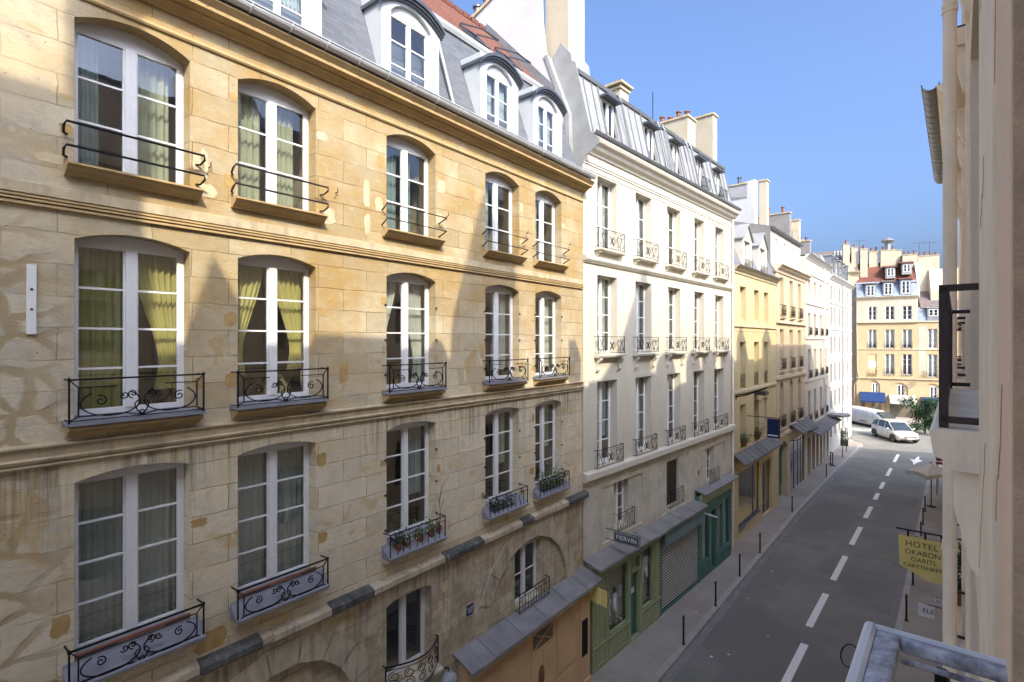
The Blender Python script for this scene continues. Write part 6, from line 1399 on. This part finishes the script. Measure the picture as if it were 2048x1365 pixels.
MB().prism([(0, 0), (0, 21.7), (.5, 21.7), (.5, 19.0), (6, 23.5), (10, 20), (10, 0)], 0, 17.05).build('wall', 'right_wall', bt); MB().prism([(.02, 17), (.02, 27.5), (.5, 27.5), (.5, 18.9), (5, 23), (5, 17)], -.55, -.0).build('chimney', 'chimney_wall', bt); MB().box(.12, .28, .5, 1.2, 21.7, 25).build('chimney', 'chimney_wall', bt)
# red stepped sunshade and white parasol on the right pavement
t = empty('red_stall', W(47.5, .55), math.atan2(tv.y, tv.x), label='dark red stepped awning on the right, just behind the white parasol', cat='awning')
m = MB(); [m.box(-1.5+k*.55, -1.05+k*.55, -.55, .55+.02*k, 2.1+k*.16, 2.22+k*.16) for k in range(6)]; m.build('canopy', 'red_cloth', t); m = MB(); [m.bar((x, y, 0), (x, y, 2.1+(x+1.5)*.29), .03) for x in (-1.4, 1.5) for y in (-.5, .5)]; m.build('post', 'iron', t)
t = empty('parasol', W(42.6, 1.25), 0, label='square off-white parasol sagging over the right pavement', cat='parasol')
m = MB(); c = (0, 0, 2.75)
cs = [(-.95, -.85, 2.15), (.95, -.8, 2.2), (.9, .95, 2.15), (-.95, .85, 2.1)]
for k in range(4):
    a, b = Vector(cs[k]), Vector(cs[(k+1) % 4]); mid = (a+b)/2-Vector((0, 0, .0)); mid = mid*.88; mid.z = 2.22
    m.poly([c, a, mid]); m.poly([c, mid, b]); m.quad(a, mid, mid-Vector((0, 0, .22)), a-Vector((0, 0, .25))); m.quad(mid, b, b-Vector((0, 0, .25)), mid-Vector((0, 0, .22)))
m.build('canopy', 'parasol_white', t, recalc=False); m = MB(); m.tube([(0, 0, 0), (0, 0, 2.85)], .03, 8); m.lathe([(.25, 0), (.25, .06), (.05, .09)], n=12); m.build('pole', 'iron', t)
# hotel sign and small signs on the right wall
nrz = math.atan2(-nv.y, -nv.x)
t = empty('hotel_sign', W(16.0, .03, 5.9), nrz, label='yellow pointed hotel sign with dark letters hung from a black bar', cat='sign')
m = MB(); m.bar((-1.12, 0, 0), (.1, 0, 0), .022, 6); [m.box(x-.02, x+.02, -.008, .008, -.16, 0) for x in (-.88, -.55, -.25)]; m.build('bar', 'iron', t)
m = MB(); m.prism([(-1.07, -.16), (-.03, -.16), (-.03, -1.12), (-.45, -1.16), (-1.05, -.88)], -.012, .012, 'y'); p = m.build('board', 'sign_yellow', t)
m = MB(); m.box(-1.07, -.03, -.006, .006, -.155, -.10); m.build('board_edge', 'stone_dirty', p)
for txt, x, z, s, sp in (('HOTEL', -.62, -.33, .185, 1.12), ('OKABON', -.60, -.52, .16, 1.0), ('OARITL', -.58, -.69, .145, 1.0), ('CARTTENREY', -.60, -.85, .125, .95)):
    letters(t, txt, s, 'dark_letters', (x, -.013, z), (R(90), 0, 0), .002, aw=sp)
t = empty('small_sign', W(15.4, .03, 4.42), nrz, label='small white sign with the dark letters ELE below the hotel sign', cat='sign')
MB().box(-.66, -.36, -.008, .008, -.28, 0).build('board', 'sign_white', t); letters(t, 'ELE', .15, 'dark_letters', (-.47, -.010, -.14), (R(90), 0, 0), .002); m = MB(); m.bar((-.5, 0, .01), (-.0, 0, .01), .01); m.build('bar', 'iron', t)
t = empty('small_sign', W(15.5, .03, 4.6), nrz, label='tiny white notice close to the downpipe under the hotel sign', cat='sign')
MB().box(-.36, -.22, -.006, .006, -.14, 0).build('board', 'sign_white', t); m = MB(); [m.box(-.34, -.24, -.009, -.006, -.05-k*.03, -.04-k*.03) for k in range(3)]; m.build('line', 'grey_iron', t); m = MB(); m.bar((-.35, 0, .005), (0, 0, .005), .007); m.build('bar', 'iron', t)
t = empty('yellow_notice', W(13.3, .03, 3.55), nrz, label='bright yellow notice low on the right wall, behind the guard rail', cat='sign')
MB().box(-.58, -.30, -.008, .008, -.34, 0).build('board', 'sign_yellow', t); m = MB(); [m.box(-.53, -.36, -.011, -.008, -.08-k*.06, -.06-k*.06) for k in range(4)]; m.build('line', 'stone_dirty', t); m = MB(); m.bar((-.5, 0, .005), (0, 0, .005), .008); m.build('bar', 'iron', t)
# dark green topiary on the lower guard
Fg = FB
t = empty('twisted_shrub', W(8.9, .02, 7.1), 0, label='dark blue-green curled shrub on the lower balcony beside the downpipe', cat='plant')
m = MB(); rn = random.Random(3)
for k in range(900):
    a = rn.uniform(0, 6.28); z = rn.uniform(.18, .78); rr = .085+.025*math.sin(z*22+a); m.leaf((rr*math.cos(a)*rn.uniform(.7, 1), rr*math.sin(a)*rn.uniform(.7, 1), z), rn.uniform(.014, .03), rn)
m.build('foliage', 'leaf_dark', t, recalc=False); m = MB(); m.lathe([(.08, 0), (.12, .2), (.1, .2)], n=12); m.build('pot', 'terracotta', t)
# ------------------------------------------------------------------ bollards
def bollard():
    t = empty('bollard', (0, 0, 0)); m = MB(); m.lathe([(.055, 0), (.055, .03), (.036, .045), (.034, .86), (.045, .87), (.045, .90), (.034, .91), (.038, .95), (.03, .985), (.01, 1.0)], n=12); m.build('post', 'black_paint', t, smooth=False); m = MB(); m.lathe([(.07, 0), (.07, .02), (.05, .025)], n=12); m.build('base', 'zinc_dark', t); return t
bl = None
pos = [(17.7, 7.22, 'nearest black bollard on the left kerb, before the green shop'), (21.1, 7.3, 'second black bollard on the left kerb, opposite the grey roller shutter'), (24.45, 7.4, 'third black bollard on the left kerb, before the dark green shop'), (27.8, 7.45, 'fourth black bollard on the left kerb, where the white house ends'), (35.7, 7.72, 'black bollard on the left kerb in front of the cream quoined house'), (46.6, 7.7, 'black bollard on the left kerb beside the open black frame'), (55.5, 7.9, 'black bollard on the left kerb short of the trellis planter'), (58.8, 8.05, 'farthest black bollard on the left, touching the trellis planter'),
       (24.6, 1.45, 'nearest black bollard on the right pavement, under the hotel sign'), (28.4, 1.45, 'second black bollard on the right pavement, half behind the hotel sign'), (32.0, 1.45, 'third black bollard from the hotel sign on the right pavement'), (35.0, 1.45, 'fourth black bollard from the hotel sign on the right pavement'), (38.0, 1.48, 'fifth black bollard from the hotel sign on the right pavement'), (41.0, 1.5, 'last black bollard on the right, under the white parasol')]
for i, (tt, ll, lb) in enumerate(pos):
    if bl is None: bl = bollard(); o = bl
    else:
        o = bl.copy(); COL.objects.link(o)
        for ch in bl.children: c = ch.copy(); COL.objects.link(c); c.parent = o
    p = W(tt, ll); o.location = (p.x, p.y, .005); tag(o, lb, 'bollard', 'black bollards along both kerbs')
for f in (28,):
    pass
t = empty('open_frame', W(51.4, 8.1), math.atan2(tv.y, tv.x)+.5, label='empty black rectangular metal frame standing on the left pavement', cat='frame'); m = MB(); frame_rect(m, -.27, .27, -.03, .03, .05, 1.1, .07); m.build('frame', 'black_paint', t); m = MB(); m.box(-.33, -.2, -.18, .18, 0, .05); m.box(.2, .33, -.18, .18, 0, .05); m.build('foot', 'black_paint', t)
t = empty('trellis_planter', W(62.0, 8.75), math.atan2(tv.y, tv.x)+.4, label='dark trellis planter box full of shrubbery on the left pavement corner', cat='planter')
m = MB(); m.box(-.5, .5, -.3, .3, 0, .5); m.build('box', 'black_paint', t); m = MB(); frame_rect(m, -.5, .5, -.30, -.26, .5, 1.75, .05); frame_rect(m, -.5, .5, .26, .30, .5, 1.75, .05)
for k in range(6): x = -.5+k*.2; m.tube([(x, -.28, .5), (x+.0, -.28, 1.3), (x+.1, -.28, 1.72)], .014, 4); m.tube([(x, .28, .5), (x, .28, 1.3), (x+.1, .28, 1.72)], .014, 4)
m.build('trellis', 'black_paint', t); m = MB(); [m.leaf((rn.uniform(-.48, .48), rn.uniform(-.28, .28), rn.uniform(.45, 1.45)), rn.uniform(.04, .08), rn) for k in range(500)]; m.build('foliage', 'leaf_dark', t, recalc=False)
# climbing plant by the corner house, potted tree before the far cafe
t = empty('climbing_plant', W(59.2, 9.3), 0, label='small pale green climbing plant against the white corner house', cat='plant'); m = MB(); [m.leaf((rn.gauss(0, .25), rn.gauss(0, .2), rn.uniform(1.6, 3.4)), rn.uniform(.05, .1), rn) for k in range(220)]; m.build('foliage', 'leaf', t, recalc=False); m = MB(); m.tube([(0, 0, 0), (.05, .05, 1.5), (0, 0, 3.2)], .025, 5); m.build('stem', 'bark', t)
t = empty('street_tree', (46.9, 59.6, 0), 0, label='dark bushy small tree by the blue awning at the right of the junction', cat='tree')
m = MB(); m.tube([(0, 0, 0), (.05, 0, 1.2), (0, .05, 2.4), (.1, 0, 3.6)], [.09, .07, .05, .02], 7); [m.tube([(0, 0, 1.4+.3*k), (math.cos(k*2.1)*.7, math.sin(k*2.1)*.7, 2.1+.35*k)], [.04, .012], 5) for k in range(6)]; m.build('trunk', 'bark', t)
m = MB(); cl = [(rn.gauss(0, .75), rn.gauss(0, .75), rn.uniform(.7, 3.7)) for k in range(40)]
for c in cl: [m.leaf((c[0]+rn.gauss(0, .26), c[1]+rn.gauss(0, .26), c[2]+rn.gauss(0, .22)), rn.uniform(.07, .14), rn) for k in range(150)]
m.build('crown', 'leaf_dark', t, recalc=False)
for q, (x, y, s, lb) in enumerate(((45.6, 59.9, .7, 'low dark bush at the left foot of the small tree'), (48.4, 58.3, .8, 'low dark bush at the right foot of the small tree'))):
    t = empty('bush', (x, y, 0), 0, label=lb, cat='bush'); m = MB(); [m.leaf((rn.gauss(0, .35)*s, rn.gauss(0, .35)*s, abs(rn.gauss(.35, .3))*s+.2), rn.uniform(.05, .1), rn) for k in range(500)]; m.build('foliage', 'leaf', t, recalc=False); m = MB(); m.lathe([(.25, 0), (.32, .35), (.28, .35)], n=12); m.build('pot', 'zinc_dark', t)
t = empty('round_sign', (47.6, 57.8, 0), 0, label='small round white sign on a post in front of the small tree', cat='sign'); m = MB(); m.bar((0, 0, 0), (0, 0, 2.35), .035); m.build('post', 'grey_iron', t); m = MB(); m.prism([(.24*math.cos(R(k*20)), 2.1+.24*math.sin(R(k*20))) for k in range(18)], -.07, -.045, 'y'); m.build('disc', 'sign_white', t)
# ------------------------------------------------------------------ vehicles
def paint(name, c, rough=.28):
    T = NT(name); b = T.pbsdf(T.mix(T.ramp(T.noise(3, 3), .3, .7), tuple(x*.93 for x in c), c), rough, .25, None, .5); b.inputs['Coat Weight'].default_value = .6; b.inputs['Coat Roughness'].default_value = .05; MC[name] = T.fin(b)
paint('silver_paint', (.60, .585, .53)); paint('van_paint', (.74, .71, .62), .35); plain('car_glass', (.03, .04, .05), .06, 0, .05, 3, 0, .8); plain('lamp_glass', (.62, .64, .66), .12, 0, .05, 3, 0, .8); plain('trim_black', (.03, .03, .032), .5, 0, .1, 5, 0)
def loft(m, rings, close=True):
    b = len(m.v); n = len(rings[0])
    for r in rings: m.v += [tuple(p) for p in r]
    for i in range(len(rings)-1):
        for j in range(n-1): a = b+i*n+j; m.f.append((a, a+1, a+n+1, a+n))
    if close:
        m.f.append(tuple(b+j for j in range(n))); m.f.append(tuple(b+(len(rings)-1)*n+j for j in range(n)))
def vehicle(name, label, cat, paintm, loc, heading, L, Wd, st, gst, wheels, wr, nose):
    """st: body stations (x, half width, sill z, shoulder z, deck z); gst: cabin stations (x, base half width, top half width, base z, top z)"""
    t = empty(name, loc, math.atan2(heading[1], heading[0]), label=label, cat=cat)
    m = MB(); rings = []
    for x, hw, z0, z1, z2 in st: rings.append([(x, -hw*.92, z0), (x, -hw, z0+.12), (x, -hw*1.0, (z0+z1)/2), (x, -hw*.97, z1), (x, -hw*.86, z2), (x, -hw*.45, z2+.03), (x, 0, z2+.045), (x, hw*.45, z2+.03), (x, hw*.86, z2), (x, hw*.97, z1), (x, hw, (z0+z1)/2), (x, hw, z0+.12), (x, hw*.92, z0)])
    loft(m, rings); body = m.build('body', paintm, t, smooth=True)
    md = body.modifiers.new('s', 'SUBSURF'); md.levels = md.render_levels = 1
    if gst:
        m = MB(); rings = [[(x, -a, z0), (x, -(a*.5+b*.5), (z0+z1)/2), (x, -b, z1-.03), (x, 0, z1), (x, b, z1-.03), (x, (a*.5+b*.5), (z0+z1)/2), (x, a, z0)] for x, a, b, z0, z1 in gst]
        loft(m, rings); m.build('cabin_glass', 'car_glass', t, smooth=False)
    return t, body
def wheel(t, x, y, r, wdt=.2, side=1):
    m = MB(); n = 24
    prof = [(r*.62, -wdt/2), (r*.92, -wdt/2), (r, -wdt/2+.03), (r, wdt/2-.03), (r*.92, wdt/2), (r*.62, wdt/2)]
    for (q, yy) in prof:
        for j in range(n): m.v.append((q*math.cos(2*math.pi*j/n), yy, q*math.sin(2*math.pi*j/n)))
    for k in range(len(prof)): a, b = k*n, ((k+1) % len(prof))*n; m.f += [(a+j, a+(j+1) % n, b+(j+1) % n, b+j) for j in range(n)]
    w = m.build('wheel', 'tyre', t, (x, y, r)); m = MB(); s = side*wdt/2*.8
    for k in range(7): a = 2*math.pi*k/7; m.bar((0, s, 0), (r*.6*math.cos(a), s, r*.6*math.sin(a)), .028, 4)
    m.prism([(r*.62*math.cos(2*math.pi*j/20), r*.62*math.sin(2*math.pi*j/20)) for j in range(20)], -s*.4, -s*.2, 'y'); m.tube([(r*.6*math.cos(2*math.pi*j/20), s, r*.6*math.sin(2*math.pi*j/20)) for j in range(20)], .02, 4, True); m.lathe([(.05, 0), (.04, .02)], n=8)
    m.build('rim', 'rim', w); return w
K = 1.3
st = [(-2.15, .55, .42, .72, .88), (-2.08, .80, .30, .80, .98), (-1.6, .88, .24, .92, 1.02), (-.8, .90, .22, .95, 1.0), (.2, .90, .22, .93, .98), (.95, .89, .22, .88, .94), (1.5, .87, .23, .80, .84), (1.95, .80, .25, .66, .70), (2.15, .60, .34, .52, .56)]
gst = [(-2.02, .70, .58, .95, 1.05), (-1.75, .76, .58, .97, 1.42), (-1.2, .78, .60, .97, 1.54), (-.4, .79, .61, .97, 1.58), (.25, .79, .59, .96, 1.54), (.75, .77, .55, .94, 1.25), (1.25, .72, .62, .88, .92)]
hd = (-.13, -.9915)
t, body = vehicle('parked_car', 'silver hatchback with its front turned to the viewer at the junction', 'car', 'silver_paint', (41.3, 56.7, RD), hd, 4.3, 1.8, st, gst, None, .32, None)
t.scale = (K, K, K)
m = MB(); rings = [[(x, -b*1.0, z-.035), (x, -b*.8, z+.004), (x, 0, z+.016), (x, b*.8, z+.004), (x, b, z-.035)] for x, b, z in ((-1.78, .60, 1.43), (-1.2, .62, 1.545), (-.4, .63, 1.585), (.25, .61, 1.545), (.42, .6, 1.475))]
loft(m, rings, False); m.build('roof', 'silver_paint', t, smooth=True)
m = MB()
for sg in (-1, 1):
    m.tube([(1.22, sg*.71, .93), (.75, sg*.67, 1.22), (.3, sg*.61, 1.52), (-.4, sg*.63, 1.56), (-1.2, sg*.62, 1.52), (-1.75, sg*.62, 1.38), (-2.0, sg*.72, 1.0)], .032, 5)
    m.tube([(.02, sg*.795, .97), (-.05, sg*.62, 1.53)], .03, 4); m.tube([(-.95, sg*.80, .97), (-1.0, sg*.62, 1.52)], .035, 4); m.tube([(1.2, sg*.76, .935), (.2, sg*.815, .985), (-1.9, sg*.80, 1.0)], .02, 4)
m.build('pillar', 'silver_paint', t)
for x in (1.35, -1.3):
    for sg in (-1, 1): wheel(t, x, sg*.80, .32, .2, sg)
m = MB(); [m.prism([(x+.39*math.cos(R(a)), .32+.39*math.sin(R(a))) for a in range(-10, 191, 20)], sg*.915-.01, sg*.915+.01, 'y') for x in (1.35, -1.3) for sg in (-1, 1)]; m.build('wheel_arch', 'trim_black', t)
for sg in (-1, 1):
    m = MB(); m.hexa([(1.70, sg*.80, .62), (2.06, sg*.52, .56), (2.10, sg*.50, .60), (1.72, sg*.84, .66), (1.62, sg*.78, .80), (1.98, sg*.55, .70), (1.98, sg*.50, .72), (1.62, sg*.80, .82)]); m.build('headlight', 'lamp_glass', t)
    m = MB(); m.lathe([(.02, 0), (.09, .03), (.1, .1), (.05, .14)], (.85, sg*.98, .95), 8); m.build('mirror', 'silver_paint', t, smooth=True)
m = MB(); m.box(2.02, 2.17, -.45, .45, .50, .585); [m.box(2.17, 2.18, -.43, .43, .505+k*.028, .515+k*.028) for k in range(3)]; m.build('grille', 'trim_black', t); m = MB(); m.box(2.02, 2.165, -.62, .62, .30, .40); m.build('lower_grille', 'trim_black', t); m = MB(); m.box(2.165, 2.18, -.26, .26, .40, .49); m.build('number_plate', 'sign_white', t)
m = MB(); [m.tube([(x, sg*.908, .30), (x+.02, sg*.912, .7), (x, sg*.885, .95)], .006, 4) for x in (.75, -.08, -.95) for sg in (-1, 1)]; m.build('door_gap', 'trim_black', t)
for sg in (-1, 1): m = MB(); [m.box(x-.1, x+.1, sg*.905-.012, sg*.905+.012, .80, .83) for x in (-.75, .12)]; m.build('door_handle', 'silver_paint', t)
# long white van
st = [(-5.0, .9, .45, 1.2, 1.98), (-4.9, 1.0, .35, 1.3, 2.10), (-2, 1.02, .3, 1.35, 2.14), (.6, 1.02, .3, 1.35, 2.10), (1.5, 1.0, .3, 1.3, 1.98), (2.2, .98, .3, 1.15, 1.62), (2.9, .92, .32, .95, 1.18), (3.4, .80, .34, .75, .92), (3.6, .6, .4, .6, .7)]
t, body = vehicle('parked_van', 'long cream-white van with blank sides coming out from behind the corner house', 'van', 'van_paint', (44.9, 65.3, RD), (.07, -.9975), 8.6, 2, st, None, None, .45, None)
m = MB(); m.hexa([(1.62, -.78, 1.98), (1.62, .78, 1.98), (1.5, .7, 2.03), (1.5, -.7, 2.03), (2.62, -.80, 1.36), (2.62, .80, 1.36), (2.68, .7, 1.45), (2.68, -.7, 1.45)]); m.quad((1.66, -.74, 2.03), (1.66, .74, 2.03), (2.72, .78, 1.44), (2.72, -.78, 1.44)); m.build('windscreen', 'car_glass', t)
for x in (2.3, -3.4):
    for sg in (-1, 1): wheel(t, x, sg*.93, .47, .24, sg)
m = MB(); [m.prism([(x+.56*math.cos(R(a)), .47+.56*math.sin(R(a))) for a in range(-8, 189, 14)], sg*1.03-.012, sg*1.03+.012, 'y') for x in (2.3, -3.4) for sg in (-1, 1)]; m.build('wheel_arch', 'trim_black', t)
m = MB(); m.box(3.35, 3.62, -.5, .5, .66, .86); m.build('grille', 'trim_black', t)
for sg in (-1, 1): m = MB(); m.box(3.1, 3.5, sg*.7-.1, sg*.7+.1, .72, .9); m.build('headlight', 'lamp_glass', t)
m = MB(); [m.box(x, x+.012, sg*1.035-.004, sg*1.035+.004, .5, 1.95) for x in (.2, 1.2, -1.6) for sg in (-1, 1)]; m.box(-1.0, .1, -1.04, -1.03, .62, .72); m.build('panel_gap', 'grey_iron', t)
